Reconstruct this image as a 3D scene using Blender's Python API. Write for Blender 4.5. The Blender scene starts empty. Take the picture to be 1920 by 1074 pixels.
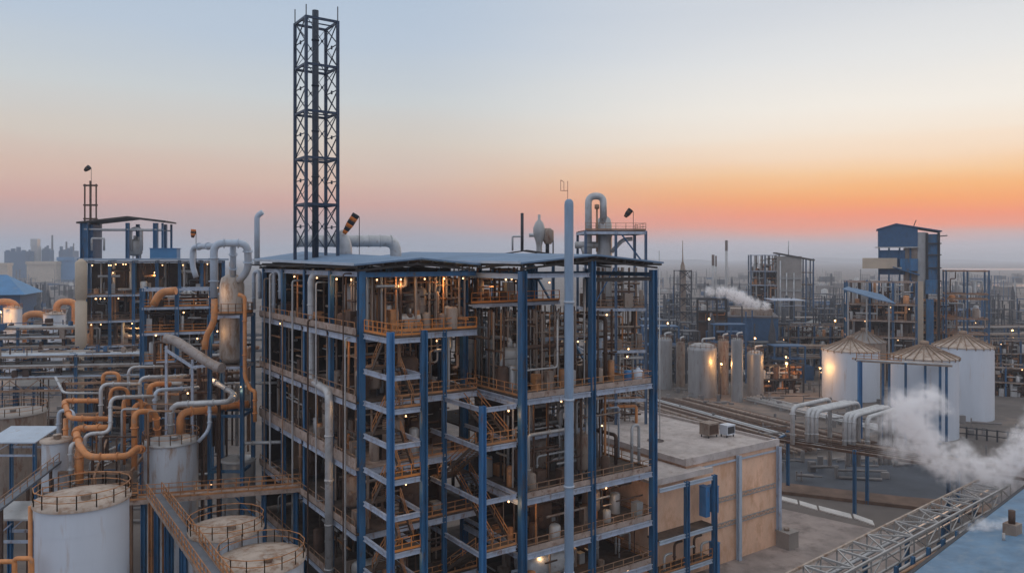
import bpy, math, random
from mathutils import Vector
random.seed(7)
R = math.radians
C = bpy.context.scene.collection
SC = bpy.context.scene

# ------------------------------------------------------------------ camera, world, sun, exposure
F = 1420.0          # focal length in pixels of the 1920 wide picture
HV = 485.0          # row of the horizon
HC = 37.0           # camera height
cd = bpy.data.cameras.new("camera")
cam = bpy.data.objects.new("camera", cd); C.objects.link(cam)
cam.location = (0, 0, HC); cam.rotation_euler = (R(90), 0, 0)
cd.sensor_width = 36.0; cd.lens = 36.0 * F / 1920
cd.shift_y = (HV - 537.0) / 1920
cd.clip_start = 0.5; cd.clip_end = 40000
SC.camera = cam
SC.view_settings.view_transform = 'Standard'
SC.view_settings.look = 'None'
SC.view_settings.exposure = 0.0
SC.view_settings.gamma = 1.0
SC.cycles.max_bounces = 16
SC.cycles.diffuse_bounces = 3; SC.cycles.glossy_bounces = 3
SC.cycles.volume_bounces = 14
SC.cycles.volume_step_rate = 0.22
SC.cycles.sample_clamp_indirect = 4.0

def lin(r, g, b):
    f = lambda c: (c / 255 / 12.92) if c <= 10 else ((c / 255 + 0.055) / 1.055) ** 2.4
    return (f(r), f(g), f(b), 1.0)

SUN_AZ = Vector((0.63, 0.776, 0.0)).normalized()
world = bpy.data.worlds.new("World"); SC.world = world; world.use_nodes = True
wt = world.node_tree; wn = wt.nodes; wl = wt.links
for n in list(wn): wn.remove(n)
wo = wn.new('ShaderNodeOutputWorld'); bg = wn.new('ShaderNodeBackground')
wl.new(bg.outputs[0], wo.inputs[0])
tc = wn.new('ShaderNodeTexCoord')
nrm = wn.new('ShaderNodeVectorMath'); nrm.operation = 'NORMALIZE'; wl.new(tc.outputs['Generated'], nrm.inputs[0])
sep = wn.new('ShaderNodeSeparateXYZ'); wl.new(nrm.outputs[0], sep.inputs[0])
# slow wobble of the bands so that the dusk layers are not ruler straight
ns = wn.new('ShaderNodeTexNoise'); ns.inputs['Scale'].default_value = 3.0; ns.inputs['Detail'].default_value = 2
mp = wn.new('ShaderNodeMapping'); mp.inputs['Scale'].default_value = (1, 1, 9)
wl.new(nrm.outputs[0], mp.inputs[0]); wl.new(mp.outputs[0], ns.inputs[0])
na = wn.new('ShaderNodeMath'); na.operation = 'MULTIPLY_ADD'; na.inputs[1].default_value = 0.022; na.inputs[2].default_value = -0.011
wl.new(ns.outputs[0], na.inputs[0])
el = wn.new('ShaderNodeMath'); el.operation = 'ADD'; wl.new(sep.outputs[2], el.inputs[0]); wl.new(na.outputs[0], el.inputs[1])
def ramp(stops):
    r = wn.new('ShaderNodeValToRGB'); e = r.color_ramp.elements
    while len(e) < len(stops): e.new(0.5)
    for i, (p, c) in enumerate(stops):
        e[i].position = p; e[i].color = lin(*c)
    wl.new(el.outputs[0], r.inputs[0])
    return r
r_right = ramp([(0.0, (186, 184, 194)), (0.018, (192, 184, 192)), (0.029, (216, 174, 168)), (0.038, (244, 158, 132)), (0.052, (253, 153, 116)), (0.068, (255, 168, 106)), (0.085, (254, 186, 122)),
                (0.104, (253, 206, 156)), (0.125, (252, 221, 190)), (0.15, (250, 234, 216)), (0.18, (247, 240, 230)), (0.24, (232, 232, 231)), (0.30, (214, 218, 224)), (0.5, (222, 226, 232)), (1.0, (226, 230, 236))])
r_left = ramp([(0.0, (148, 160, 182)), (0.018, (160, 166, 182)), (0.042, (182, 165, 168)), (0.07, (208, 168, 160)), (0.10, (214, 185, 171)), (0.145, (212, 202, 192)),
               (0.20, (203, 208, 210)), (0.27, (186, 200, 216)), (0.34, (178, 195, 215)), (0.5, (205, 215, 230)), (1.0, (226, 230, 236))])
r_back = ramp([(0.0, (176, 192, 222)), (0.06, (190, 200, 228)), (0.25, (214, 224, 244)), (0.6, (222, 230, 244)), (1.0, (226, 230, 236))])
flat = wn.new('ShaderNodeVectorMath'); flat.operation = 'MULTIPLY'; flat.inputs[1].default_value = (1, 1, 0)
wl.new(nrm.outputs[0], flat.inputs[0])
fn = wn.new('ShaderNodeVectorMath'); fn.operation = 'NORMALIZE'; wl.new(flat.outputs[0], fn.inputs[0])
dt = wn.new('ShaderNodeVectorMath'); dt.operation = 'DOT_PRODUCT'; dt.inputs[1].default_value = SUN_AZ
wl.new(fn.outputs[0], dt.inputs[0])
def mrange(a, b):
    m = wn.new('ShaderNodeMapRange'); m.interpolation_type = 'SMOOTHSTEP'
    m.inputs[1].default_value = a; m.inputs[2].default_value = b
    wl.new(dt.outputs['Value'], m.inputs[0]); return m
def wmix(f, a, b):
    m = wn.new('ShaderNodeMix'); m.data_type = 'RGBA'
    wl.new(f, m.inputs[0]); wl.new(a, m.inputs[6]); wl.new(b, m.inputs[7]); return m.outputs[2]
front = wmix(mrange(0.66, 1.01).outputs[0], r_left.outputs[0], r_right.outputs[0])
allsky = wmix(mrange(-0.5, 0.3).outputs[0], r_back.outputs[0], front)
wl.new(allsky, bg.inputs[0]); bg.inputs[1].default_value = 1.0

sd = bpy.data.lights.new("sun", 'SUN'); sd.energy = 0.35; sd.angle = R(6); sd.color = (1.0, 0.55, 0.28)
so = bpy.data.objects.new("sun", sd); C.objects.link(so)
so.rotation_euler = (-Vector((SUN_AZ.x, SUN_AZ.y, 0.06))).to_track_quat('-Z', 'Y').to_euler()

# ------------------------------------------------------------------ helpers
def W(u, v, Y):
    return Vector(((u - 960.0) / F * Y, Y, HC + (HV - v) / F * Y))
BX, BY = 0.8207, 0.5714        # the plant grid: along the right-hand face
AX, AY = -0.5714, 0.8207       # along the left-hand face
RZ = math.atan2(BY, BX)
ORG = Vector((1.0, 72.0, 0.0))
def L(x, y, z=0.0):
    return Vector((ORG.x + BX * x + AX * y, ORG.y + BY * x + AY * y, z))

class MB:
    def __init__(s): s.v = []; s.f = []; s.sm = []
    def add(s, vs, fs, smooth=False):
        o = len(s.v); s.v += [tuple(p) for p in vs]
        for f in fs: s.f.append([i + o for i in f]); s.sm.append(smooth)
    def box(s, x0, y0, z0, x1, y1, z1):
        vs = [(x, y, z) for z in (z0, z1) for (x, y) in ((x0, y0), (x1, y0), (x1, y1), (x0, y1))]
        s.add(vs, [(3, 2, 1, 0), (4, 5, 6, 7), (0, 1, 5, 4), (1, 2, 6, 5), (2, 3, 7, 6), (3, 0, 4, 7)])
    def bar(s, p, q, w, h=None):
        p, q = Vector(p), Vector(q); h = h or w
        d = (q - p)
        if d.length < 1e-6: return
        d.normalize()
        up = Vector((0, 0, 1)) if abs(d.z) < 0.95 else Vector((0, 1, 0))
        sx = d.cross(up).normalized(); sy = sx.cross(d).normalized()
        vs = []
        for b in (p, q):
            for a, c in ((-1, -1), (1, -1), (1, 1), (-1, 1)):
                vs.append(b + sx * (a * w / 2) + sy * (c * h / 2))
        s.add(vs, [(0, 1, 2, 3), (7, 6, 5, 4), (0, 4, 5, 1), (1, 5, 6, 2), (2, 6, 7, 3), (3, 7, 4, 0)])
    def hcol(s, x, y, z0, z1, w, t=0.07, along='x'):
        h = w / 2
        if along == 'x':
            s.box(x - h, y - h, z0, x - h + t, y + h, z1); s.box(x + h - t, y - h, z0, x + h, y + h, z1)
            s.box(x - h + t, y - t / 2, z0, x + h - t, y + t / 2, z1)
        else:
            s.box(x - h, y - h, z0, x + h, y - h + t, z1); s.box(x - h, y + h - t, z0, x + h, y + h, z1)
            s.box(x - t / 2, y - h + t, z0, x + t / 2, y + h - t, z1)
    def tube(s, pts, r, n=10, bend=None, caps=True, r2=None):
        pts = [Vector(p) for p in pts]
        if bend:
            out = [pts[0]]
            for i in range(1, len(pts) - 1):
                a, b, c = pts[i - 1], pts[i], pts[i + 1]
                d1 = (a - b); d2 = (c - b)
                k = min(bend, d1.length * 0.48, d2.length * 0.48)
                p0 = b + d1.normalized() * k; p1 = b + d2.normalized() * k
                for t in (0, .2, .4, .6, .8, 1):
                    out.append(p0 * (1 - t) ** 2 + b * 2 * t * (1 - t) + p1 * t * t)
            out.append(pts[-1]); pts = out
        clean = [pts[0]]
        for p in pts[1:]:
            if (p - clean[-1]).length > 1e-4: clean.append(p)
        pts = clean
        d0 = (pts[1] - pts[0]).normalized()
        nn = d0.cross(Vector((0, 0, 1)) if abs(d0.z) < .9 else Vector((1, 0, 0))).normalized()
        o = len(s.v)
        m = len(pts)
        for i, p in enumerate(pts):
            d = (pts[min(i + 1, m - 1)] - pts[max(i - 1, 0)]).normalized()
            nn = (nn - d * nn.dot(d)).normalized(); bb = d.cross(nn)
            rr = r if r2 is None else r + (r2 - r) * i / (m - 1)
            for k in range(n):
                a = 2 * math.pi * k / n
                s.v.append(tuple(p + nn * (rr * math.cos(a)) + bb * (rr * math.sin(a))))
        for i in range(m - 1):
            for k in range(n):
                k2 = (k + 1) % n
                s.f.append([o + i * n + k, o + i * n + k2, o + (i + 1) * n + k2, o + (i + 1) * n + k]); s.sm.append(True)
        if caps:
            s.f.append([o + k for k in range(n)][::-1]); s.sm.append(False)
            s.f.append([o + (m - 1) * n + k for k in range(n)]); s.sm.append(False)
    def lathe(s, prof, n=28, cx=0, cy=0, cz=0, smooth=True, a0=0, a1=2 * math.pi):
        o = len(s.v)
        full = abs(a1 - a0 - 2 * math.pi) < 1e-6
        cnt = n if full else n + 1
        for (r, z) in prof:
            for k in range(cnt):
                a = a0 + (a1 - a0) * k / n
                s.v.append((cx + max(r, 1e-3) * math.cos(a), cy + max(r, 1e-3) * math.sin(a), cz + z))
        for i in range(len(prof) - 1):
            for k in range(n):
                k2 = (k + 1) % cnt
                s.f.append([o + i * cnt + k, o + i * cnt + k2, o + (i + 1) * cnt + k2, o + (i + 1) * cnt + k]); s.sm.append(smooth)
    def ball(s, c, r, n=10):
        prof = [(r * math.sin(math.pi * i / 6), -r * math.cos(math.pi * i / 6)) for i in range(7)]
        s.lathe(prof, n, c[0], c[1], c[2])
    def poly(s, pts): s.add(pts, [list(range(len(pts)))])
    def slab(s, pts, t):
        n = len(pts); vs = [tuple(p) for p in pts] + [(p[0], p[1], p[2] - t) for p in pts]
        s.add(vs, [list(range(n)), list(range(2 * n - 1, n - 1, -1))] + [(i, i + n, (i + 1) % n + n, (i + 1) % n) for i in range(n)])
    def rail(s, pts, h=1.1, t=0.07, gap=1.7, toe=True):
        pts = [Vector(p) for p in pts]
        for a, b in zip(pts, pts[1:]):
            d = (b - a); n = max(1, round(d.length / gap))
            for i in range(n + 1):
                p = a + d * (i / n); s.bar(p, p + Vector((0, 0, h)), t)
            for hh in (h, h * .52):
                s.bar(a + Vector((0, 0, hh)), b + Vector((0, 0, hh)), t * .85)
            if toe: s.bar(a + Vector((0, 0, .1)), b + Vector((0, 0, .1)), .03, .2)
    def build(s, name, m, parent=None, loc=None, rz=0):
        me = bpy.data.meshes.new(name); me.from_pydata(s.v, [], s.f)
        me.polygons.foreach_set('use_smooth', s.sm)
        me.materials.append(m); me.update()
        o = bpy.data.objects.new(name, me); C.objects.link(o)
        if parent is not None: o.parent = parent
        if loc is not None: o.location = loc
        if rz: o.rotation_euler.z = rz
        return o

def tag(o, label=None, cat=None, group=None, kind=None):
    if label: o['label'] = label
    if cat: o['category'] = cat
    if group: o['group'] = group
    if kind: o['kind'] = kind
    return o
def thing(name, label, cat, loc=(0, 0, 0), rz=0, group=None):
    o = bpy.data.objects.new(name, None); C.objects.link(o); o.empty_display_size = .5
    o.location = loc; o.rotation_euler.z = rz
    return tag(o, label, cat, group)
def kids(o): return [c for c in C.objects if c.parent is o]

# ------------------------------------------------------------------ materials
def mat(name, col, rough=.6, metal=0.0, var=.22, scale=.8, rust=0.0, rcol=(.16, .065, .028), streak=1.0, corr=None, bump=0.0):
    m = bpy.data.materials.new(name); m.use_nodes = True
    t = m.node_tree; N = t.nodes; K = t.links
    b = N['Principled BSDF']; b.inputs['Roughness'].default_value = rough; b.inputs['Metallic'].default_value = metal
    tcn = N.new('ShaderNodeTexCoord')
    mpn = N.new('ShaderNodeMapping'); mpn.inputs['Scale'].default_value = (1, 1, streak); K.new(tcn.outputs['Object'], mpn.inputs[0])
    n1 = N.new('ShaderNodeTexNoise'); n1.inputs['Scale'].default_value = scale; n1.inputs['Detail'].default_value = 7; n1.inputs['Roughness'].default_value = .65
    K.new(mpn.outputs[0], n1.inputs[0])
    r1 = N.new('ShaderNodeValToRGB')
    e = r1.color_ramp.elements; e[0].position = .3; e[1].position = .7
    e[0].color = tuple(c * (1 - var) for c in col) + (1,); e[1].color = tuple(min(1, c * (1 + var)) for c in col) + (1,)
    K.new(n1.outputs[0], r1.inputs[0])
    out = r1.outputs[0]
    if rust > 0:
        n2 = N.new('ShaderNodeTexNoise'); n2.inputs['Scale'].default_value = scale * 2.1; n2.inputs['Detail'].default_value = 9; n2.inputs['Roughness'].default_value = .7
        mp2 = N.new('ShaderNodeMapping'); mp2.inputs['Location'].default_value = (13, 7, 3); mp2.inputs['Scale'].default_value = (1, 1, streak)
        K.new(tcn.outputs['Object'], mp2.inputs[0]); K.new(mp2.outputs[0], n2.inputs[0])
        r2 = N.new('ShaderNodeValToRGB'); e = r2.color_ramp.elements
        e[0].position = max(0, .62 - rust * .4); e[1].position = max(0, .62 - rust * .4) + .16
        e[0].color = (0, 0, 0, 1); e[1].color = (1, 1, 1, 1); K.new(n2.outputs[0], r2.inputs[0])
        mx = N.new('ShaderNodeMix'); mx.data_type = 'RGBA'; K.new(r2.outputs[0], mx.inputs[0]); K.new(out, mx.inputs[6])
        mx.inputs[7].default_value = tuple(rcol) + (1,); out = mx.outputs[2]
    K.new(out, b.inputs['Base Color'])
    if corr or bump:
        bp = N.new('ShaderNodeBump'); bp.inputs['Distance'].default_value = .06
        if corr:
            wv = N.new('ShaderNodeTexWave'); wv.bands_direction = corr[0]; wv.inputs['Scale'].default_value = corr[1]
            K.new(tcn.outputs['Object'], wv.inputs[0]); K.new(wv.outputs['Fac'], bp.inputs['Height']); bp.inputs['Strength'].default_value = .6
        else:
            K.new(n1.outputs[0], bp.inputs['Height']); bp.inputs['Strength'].default_value = bump
        K.new(bp.outputs[0], b.inputs['Normal'])
    return m
def emit(name, col, s):
    m = bpy.data.materials.new(name); m.use_nodes = True
    b = m.node_tree.nodes['Principled BSDF']; b.inputs['Base Color'].default_value = (.8, .7, .5, 1)
    b.inputs['Emission Color'].default_value = tuple(col) + (1,); b.inputs['Emission Strength'].default_value = s
    return m

BLUE = mat('blue_steel_paint', (.026, .11, .225), .55, var=.4, rust=.2, rcol=(.10, .075, .06), streak=.25)
BLUE2 = mat('light_blue_steel_paint', (.045, .17, .36), .5, var=.2, rust=.1, streak=.3)
PALE = mat('pale_grey_blue_paint', (.38, .42, .50), .5, var=.22, rust=.22, rcol=(.2, .12, .08), streak=.4)
RAIL = mat('rusty_orange_railing_paint', (.44, .19, .07), .6, var=.35, scale=.5, rust=.25, rcol=(.14, .08, .05))
RAILB = mat('bright_orange_railing_paint', (.62, .21, .04), .6, var=.2)
RAILD = mat('faded_brown_railing_paint', (.30, .17, .10), .7, var=.35, scale=.5)
DECK = mat('dusty_steel_grating', (.10, .066, .046), .9, var=.5, scale=.6, rust=.3, rcol=(.05, .03, .02))
FASC = mat('dusty_floor_edge_plate', (.36, .27, .22), .8, var=.35, scale=.7, rust=.25)
CONC = mat('weathered_concrete', (.50, .43, .395), .9, var=.22, scale=.35, rust=.3, rcol=(.36, .29, .25), bump=.2)
ROOFB = mat('faded_blue_roof_sheet', (.14, .225, .34), .6, var=.2, scale=.25, corr=('X', 2.2))
ROOFBR = mat('blue_roof_sheet', (.05, .19, .38), .5, var=.16, scale=.2, rust=.06, rcol=(.2, .22, .26), corr=('X', 1.6))
TRUSS = mat('dark_roof_purlin_steel', (.06, .05, .045), .8)
WHITE = mat('bluish_white_tank_paint', (.58, .61, .66), .45, var=.07, scale=.35, rust=.10, rcol=(.46, .36, .30), streak=.12)
WHITER = mat('rust_streaked_white_tank_paint', (.52, .54, .57), .5, var=.12, scale=.5, rust=.28, rcol=(.36, .24, .17), streak=.22)
CREAM = mat('cream_tank_roof', (.45, .36, .29), .85, var=.22, scale=.6, rust=.35, rcol=(.27, .16, .10))
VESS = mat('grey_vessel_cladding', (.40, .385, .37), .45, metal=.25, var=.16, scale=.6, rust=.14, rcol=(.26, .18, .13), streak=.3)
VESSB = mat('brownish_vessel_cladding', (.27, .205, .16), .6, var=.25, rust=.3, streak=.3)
GREY = mat('grey_pipe_cladding', (.47, .465, .46), .45, metal=.25, var=.2, scale=.7, rust=.14, rcol=(.25, .18, .14))
LGREY = mat('pale_blue_grey_pipe_paint', (.42, .475, .545), .45, var=.12, scale=.5, rust=.1, rcol=(.34, .3, .28))
ORAN = mat('orange_pipe_paint', (.60, .235, .075), .55, var=.25, scale=.8, rust=.2, rcol=(.34, .21, .14))
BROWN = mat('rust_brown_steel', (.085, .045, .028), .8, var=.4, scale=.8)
DARK = mat('dark_steel', (.035, .035, .04), .7, var=.3)
NAVY = mat('dark_blue_cladding', (.024, .085, .18), .6, var=.2, corr=('X', 1.5))
STACK = mat('dark_stack_paint', (.018, .03, .05), .5, var=.3, streak=.3)
TAN = mat('tan_render_wall', (.82, .51, .34), .9, var=.18, scale=.3, rust=.34, rcol=(.66, .36, .21), streak=.5, bump=.1)
BEIGE = mat('beige_wall', (.50, .40, .30), .9, var=.15, scale=.2)
STONE = mat('grey_brown_concrete_wall', (.30, .26, .23), .9, var=.2, scale=.15)
KERB = mat('white_kerb_paint', (.62, .58, .54), .9, var=.15, scale=.5)
BELT = mat('grey_walkway_plate', (.15, .16, .18), .8, var=.2)
LAMPM = emit('warm_lamp_glass', (1.0, .55, .24), 4.5)
LAMPF = emit('warm_floodlight_glass', (1.0, .55, .22), 7.0)
WIND1 = mat('orange_windsock_cloth', (.62, .17, .03), .9, var=.1)
WIND2 = mat('black_windsock_cloth', (.02, .025, .03), .9, var=.1)

def lamp_at(parent, p, r=.15, power=0, name='lamp', m=None):
    b = MB(); b.ball((0, 0, 0), r * .56, 8)
    o = b.build(name, m or LAMPM, parent, p)
    if power:
        ld = bpy.data.lights.new('lamp_light', 'POINT'); ld.energy = power; ld.color = (1, .6, .28); ld.shadow_soft_size = .3
        lo = bpy.data.objects.new('lamp_light', ld); C.objects.link(lo); lo.parent = o; lo.location = (0, 0, -r - .35); ld.energy = power * .8
    return o

# ------------------------------------------------------------------ setting: ground, yard, road, lagoon, hills
def ground_mat():
    m = mat('dusty_plant_ground', (.14, .115, .10), .95, var=.5, scale=.035, rust=.2, rcol=(.25, .19, .15))
    return m
b = MB(); b.box(-9000, -400, -1.0, 9000, 9000, 0.0)
tag(b.build('ground', ground_mat()), kind='structure')
b = MB(); b.slab([W(1452, 950, 113).xy[:] + (.004,), W(1700, 1003, 101).xy[:] + (.004,), (52, 80, .004), (24, 80, .004), (22, 98, .004)], .2)
tag(b.build('yard', mat('worn_concrete_yard', (.32, .26, .23), .95, var=.34, scale=.22, rust=.3, rcol=(.2, .16, .14), bump=.15)), kind='structure')
b = MB(); b.slab([(33, 122, .004), (75, 112, .004), (95, 118, .004), (95, 132, .004), (33, 145, .004)], .2)
tag(b.build('road', mat('dark_oily_road', (.045, .05, .062), .75, var=.5, scale=.12)), kind='structure')
b = MB()
for (x0, x1, y0, y1) in ((500, 2600, 1020, 1110), (1500, 4200, 2450, 2900)):
    b.poly([(x0, y0, .004), (x1, y0, .004), (x1, y1, .004), (x0, y1 - 10, .004)])
lm = mat('still_lagoon_water', (.30, .27, .25), .14, var=.03, scale=.02)
tag(b.build('lagoon', lm), kind='structure')
b = MB()
pr = random.Random(3)
for (x0, x1, Y, hh) in ((-6500, 6500, 7600, 60), (-1500, 2600, 6000, 46)):
    n = 60; pts = []
    for i in range(n + 1):
        x = x0 + (x1 - x0) * i / n
        e = math.sin(math.pi * i / n) ** .4
        pts.append((x, hh * e * (.55 + .25 * math.sin(i * .37 + Y) + .2 * math.sin(i * .9))))
    vs = [(x, Y - 300, -.5) for x, z in pts] + [(x, Y, max(z, 0)) for x, z in pts] + [(x, Y + 500, -.5) for x, z in pts]
    k = n + 1
    b.add(vs, [(i, i + 1, k + i + 1, k + i) for i in range(n)] + [(k + i, k + i + 1, 2 * k + i + 1, 2 * k + i) for i in range(n)], True)
tag(b.build('hills', mat('distant_hill_earth', (.10, .10, .10), .95)), kind='structure')

# haze: one closed box of even thin air
b = MB(); b.box(-9200, -450, -2.0, 9200, 9300, 82.0)
hz = tag(b.build('haze', bpy.data.materials.new('thin_evening_haze')), kind='stuff')
hm = hz.data.materials[0]; hm.use_nodes = True
for n in list(hm.node_tree.nodes): hm.node_tree.nodes.remove(n)
ho = hm.node_tree.nodes.new('ShaderNodeOutputMaterial'); hv = hm.node_tree.nodes.new('ShaderNodeVolumePrincipled')
hm.node_tree.links.new(hv.outputs[0], ho.inputs['Volume'])
hv.inputs['Color'].default_value = (.86, .92, 1.0, 1); hv.inputs['Density'].default_value = .00027; hv.inputs['Anisotropy'].default_value = .3

# ------------------------------------------------------------------ builders for steel frames
def flight(parent, p, q, w, side, m=RAIL):
    """stair flight from p (low) to q (high), w wide towards the vector side"""
    p, q, side = Vector(p), Vector(q), Vector(side).normalized()
    b = MB()
    for k in (0, 1): b.bar(p + side * (w * k), q + side * (w * k), .07, .28)
    n = max(3, int((q.z - p.z) / .25))
    for i in range(1, n):
        c = p + (q - p) * (i / n) + side * (w / 2); d = Vector((q.x - p.x, q.y - p.y, 0)).normalized() * .13
        sw = side * (w / 2 - .05)
        b.add([c - d - sw, c + d - sw, c + d + sw, c - d + sw], [(0, 1, 2, 3)])
    b.build('stair_flight', DECK, parent)
    b = MB()
    for k in (0, 1):
        a, c = p + side * (w * k), q + side * (w * k)
        for hh in (1.0, .55): b.bar(a + Vector((0, 0, hh)), c + Vector((0, 0, hh)), .07)
        for i in range(4): 
            e = a + (c - a) * (i / 3); b.bar(e, e + Vector((0, 0, 1.0)), .06)
    b.build('handrail', m, parent)

def col_part(parent, x, y, z0, z1, w=.62, m=BLUE, along='x'):
    b = MB(); b.hcol(x, y, z0, z1, w, .09, along)
    h = w / 2; zz = 3.2
    while zz < z1 - 2 and z0 < 1 and w > .44:
        if along == 'x': [b.box(x + sg * h - .018, y - h * .8, zz, x + sg * h + .018, y + h * .8, zz + .8) for sg in (-1, 1)]
        else: [b.box(x - h * .8, y + sg * h - .018, zz, x + h * .8, y + sg * h + .018, zz + .8) for sg in (-1, 1)]
        zz += 3.1
    b.box(x - w * .7, y - w * .7, z0, x + w * .7, y + w * .7, z0 + .05)
    return b.build('column', m, parent)
def beam_part(parent, p, q, w=.3, h=.5, m=PALE):
    b = MB(); p, q = Vector(p), Vector(q); t = .06
    b.bar(p, q, .05, h - 2 * t)
    for s in (1, -1):
        o = Vector((0, 0, s * (h / 2 - t / 2))); b.bar(p + o, q + o, w, t)
    return b.build('beam', m, parent)
def deck_part(parent, x0, y0, x1, y1, z, t=.18, m=DECK):
    b = MB(); b.box(x0, y0, z - t, x1, y1, z); return b.build('floor_deck', m, parent)
def rail_part(parent, pts, m=RAIL, **k):
    b = MB(); b.rail(pts, **k); return b.build('railing', m, parent)
def pipe_part(parent, pts, r, m=GREY, bend=.5, n=8):
    b = MB(); b.tube(pts, r, n, bend); 
    for a, c in zip(pts, pts[1:]):
        a, c = Vector(a), Vector(c)
        if (c - a).length > 4 * r + 1.2:
            mid = a + (c - a) * random.uniform(.35, .65); d = (c - a).normalized() * .06
            b.tube([mid - d, mid + d], r * 1.45, n)
    return b.build('pipe', m, parent)

def vessel(name, label, cat, p, r, h, m=VESS, group=None, horiz=False, rz=0, skirt=True):
    t = thing(name, label, cat, p, rz, group)
    b = MB()
    if horiz:
        pts = []
        prof = [(0, 0), (.55, .05), (.86, .18), (1, .42)]
        n = 20
        ring = [(rr * r, zz * r) for rr, zz in prof] + [(rr * r, h - zz * r) for rr, zz in prof[::-1]]
        tmp = MB(); tmp.lathe(ring, 18)
        b.add([(z - h / 2, x, y + r + .5) for x, y, z in tmp.v], tmp.f, True)
        b.build('shell', m, t)
        for k in (-.3, .3): s = MB(); s.box(k * h - .15, -r * .8, 0, k * h + .15, r * .8, .5 + r * .35); s.build('saddle', DARK, t)
        for k in (.2, -.2): nz = MB(); nz.tube([(h * k, 0, 2 * r + .4), (h * k, 0, 2 * r + 1.0)], r * .22, 8); nz.build('nozzle', m, t)
    else:
        z0 = .5 if skirt else 0
        ring = [(0, z0), (r * .8, z0 + r * .12), (r, z0 + r * .4), (r, h - r * .4), (r * .86, h - r * .18), (r * .5, h - r * .04), (0, h)]
        b.lathe(ring, 20)
        for k in range(1, max(2, int(h / 2.2))): 
            zz = z0 + (h - z0) * k / max(2, int(h / 2.2)); b.lathe([(r * 1.0, zz - .05), (r * 1.03, zz - .04), (r * 1.03, zz + .04), (r * 1.0, zz + .05)], 20)
        b.build('shell', m, t)
        for k in range(4):
            s = MB(); a = math.pi / 4 + k * math.pi / 2; s.bar((r * .8 * math.cos(a), r * .8 * math.sin(a), 0), (r * .8 * math.cos(a), r * .8 * math.sin(a), z0 + r * .5), .14)
            s.build('leg', DARK, t)
        for p0, p1, q in (((0, 0, h - .1), (0, 0, h + r * .5), .22), ((r * .5, 0, h - r * .2), (r * .5, 0, h + r * .35), .13), ((0, -r * .9, h * .55), (0, -r * 1.35, h * .55), .2)):
            nz = MB(); nz.tube([p0, p1], r * q, 8); nz.build('nozzle', m, t)
    return t
# ================================================================== LEFT PROCESS BLOCK
FLZ = [5.7, 11.7, 17.7, 23.8, 30.0]          # decks of the left block
lb = thing('process_building', 'left half of the big open blue steel process building, dark decks under roof', 'process building', L(0, 0), RZ)
X0, X1, Y0, Y1 = -13.4, -0.8, 6.9, 36.5
ys = [6.9, 14.3, 21.7, 29.1, 36.5]
for i, y in enumerate(ys):
    col_part(lb, X0, y, 0, 36.0, .46 if i else .6, BLUE, 'x' if i else 'y')
for y in ys[1:]:
    col_part(lb, -7, y, 0, 36.2, .55, BLUE); col_part(lb, X1, y, 0, 36, .55, BLUE)
col_part(lb, -4.6, 6.9, 0, 30.0, .4, BLUE)
for i, z in enumerate(FLZ):
    y1 = Y1 if i else Y1 + 2
    deck_part(lb, X0 - .55, Y0 - .1, X1, y1, z, .18, FASC if i == 2 else DECK)
    for a, c in zip(ys, ys[1:]): beam_part(lb, (X0 - .35, a + .36, z - .48), (X0 - .35, c - .36, z - .48), .3, .55)
    b = MB(); b.box(X0 - .62, Y0 - .1, z - .02, X0 - .56, y1, z + .62 if i != 2 else z + .9); b.build('kick_plate', FASC, lb)
    beam_part(lb, (X0 + .4, Y0, z - .48), (X1, Y0, z - .48), .3, .55)
    rail_part(lb, [(X0 - .5, Y0 + .4, z), (X0 - .5, y1, z)], RAIL if i == 4 else RAILD, gap=1.5)
    rail_part(lb, [(X0 + 3.6, Y0, z), (X1, Y0, z)], RAILB if i == 4 else RAIL, gap=1.3)
    for y in ys[1:]: beam_part(lb, (X0 + .3, y, z - .5), (X1, y, z - .5), .25, .5, BLUE)
# top ring beams under the roof
for a, c in zip(ys, ys[1:]): beam_part(lb, (X0, a + .36, 35.55), (X0, c - .36, 35.55), .3, .45)
beam_part(lb, (X0, Y0, 35.5), (-.9, Y0, 35.5), .3, .45, BLUE)
# added near-black panels, interior shade of the lower storeys put in their colour
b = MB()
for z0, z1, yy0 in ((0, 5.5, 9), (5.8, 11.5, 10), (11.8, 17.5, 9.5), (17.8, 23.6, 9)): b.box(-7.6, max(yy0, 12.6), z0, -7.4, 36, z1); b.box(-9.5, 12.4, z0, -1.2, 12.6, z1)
SHADE = mat('interior_shade_brown', (.035, .022, .016), .95, var=.5); b.build('dark_backing', SHADE, lb)
b = MB(); b.box(-12.4, 30.2, 17.8, -2.2, 30.4, 23.3); b.box(-11.5, 31, 11.8, -2.2, 31.2, 17.2); b.build('partition_wall', mat('ochre_partition_panel', (.26, .15, .085), .9, var=.3), lb)
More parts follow.
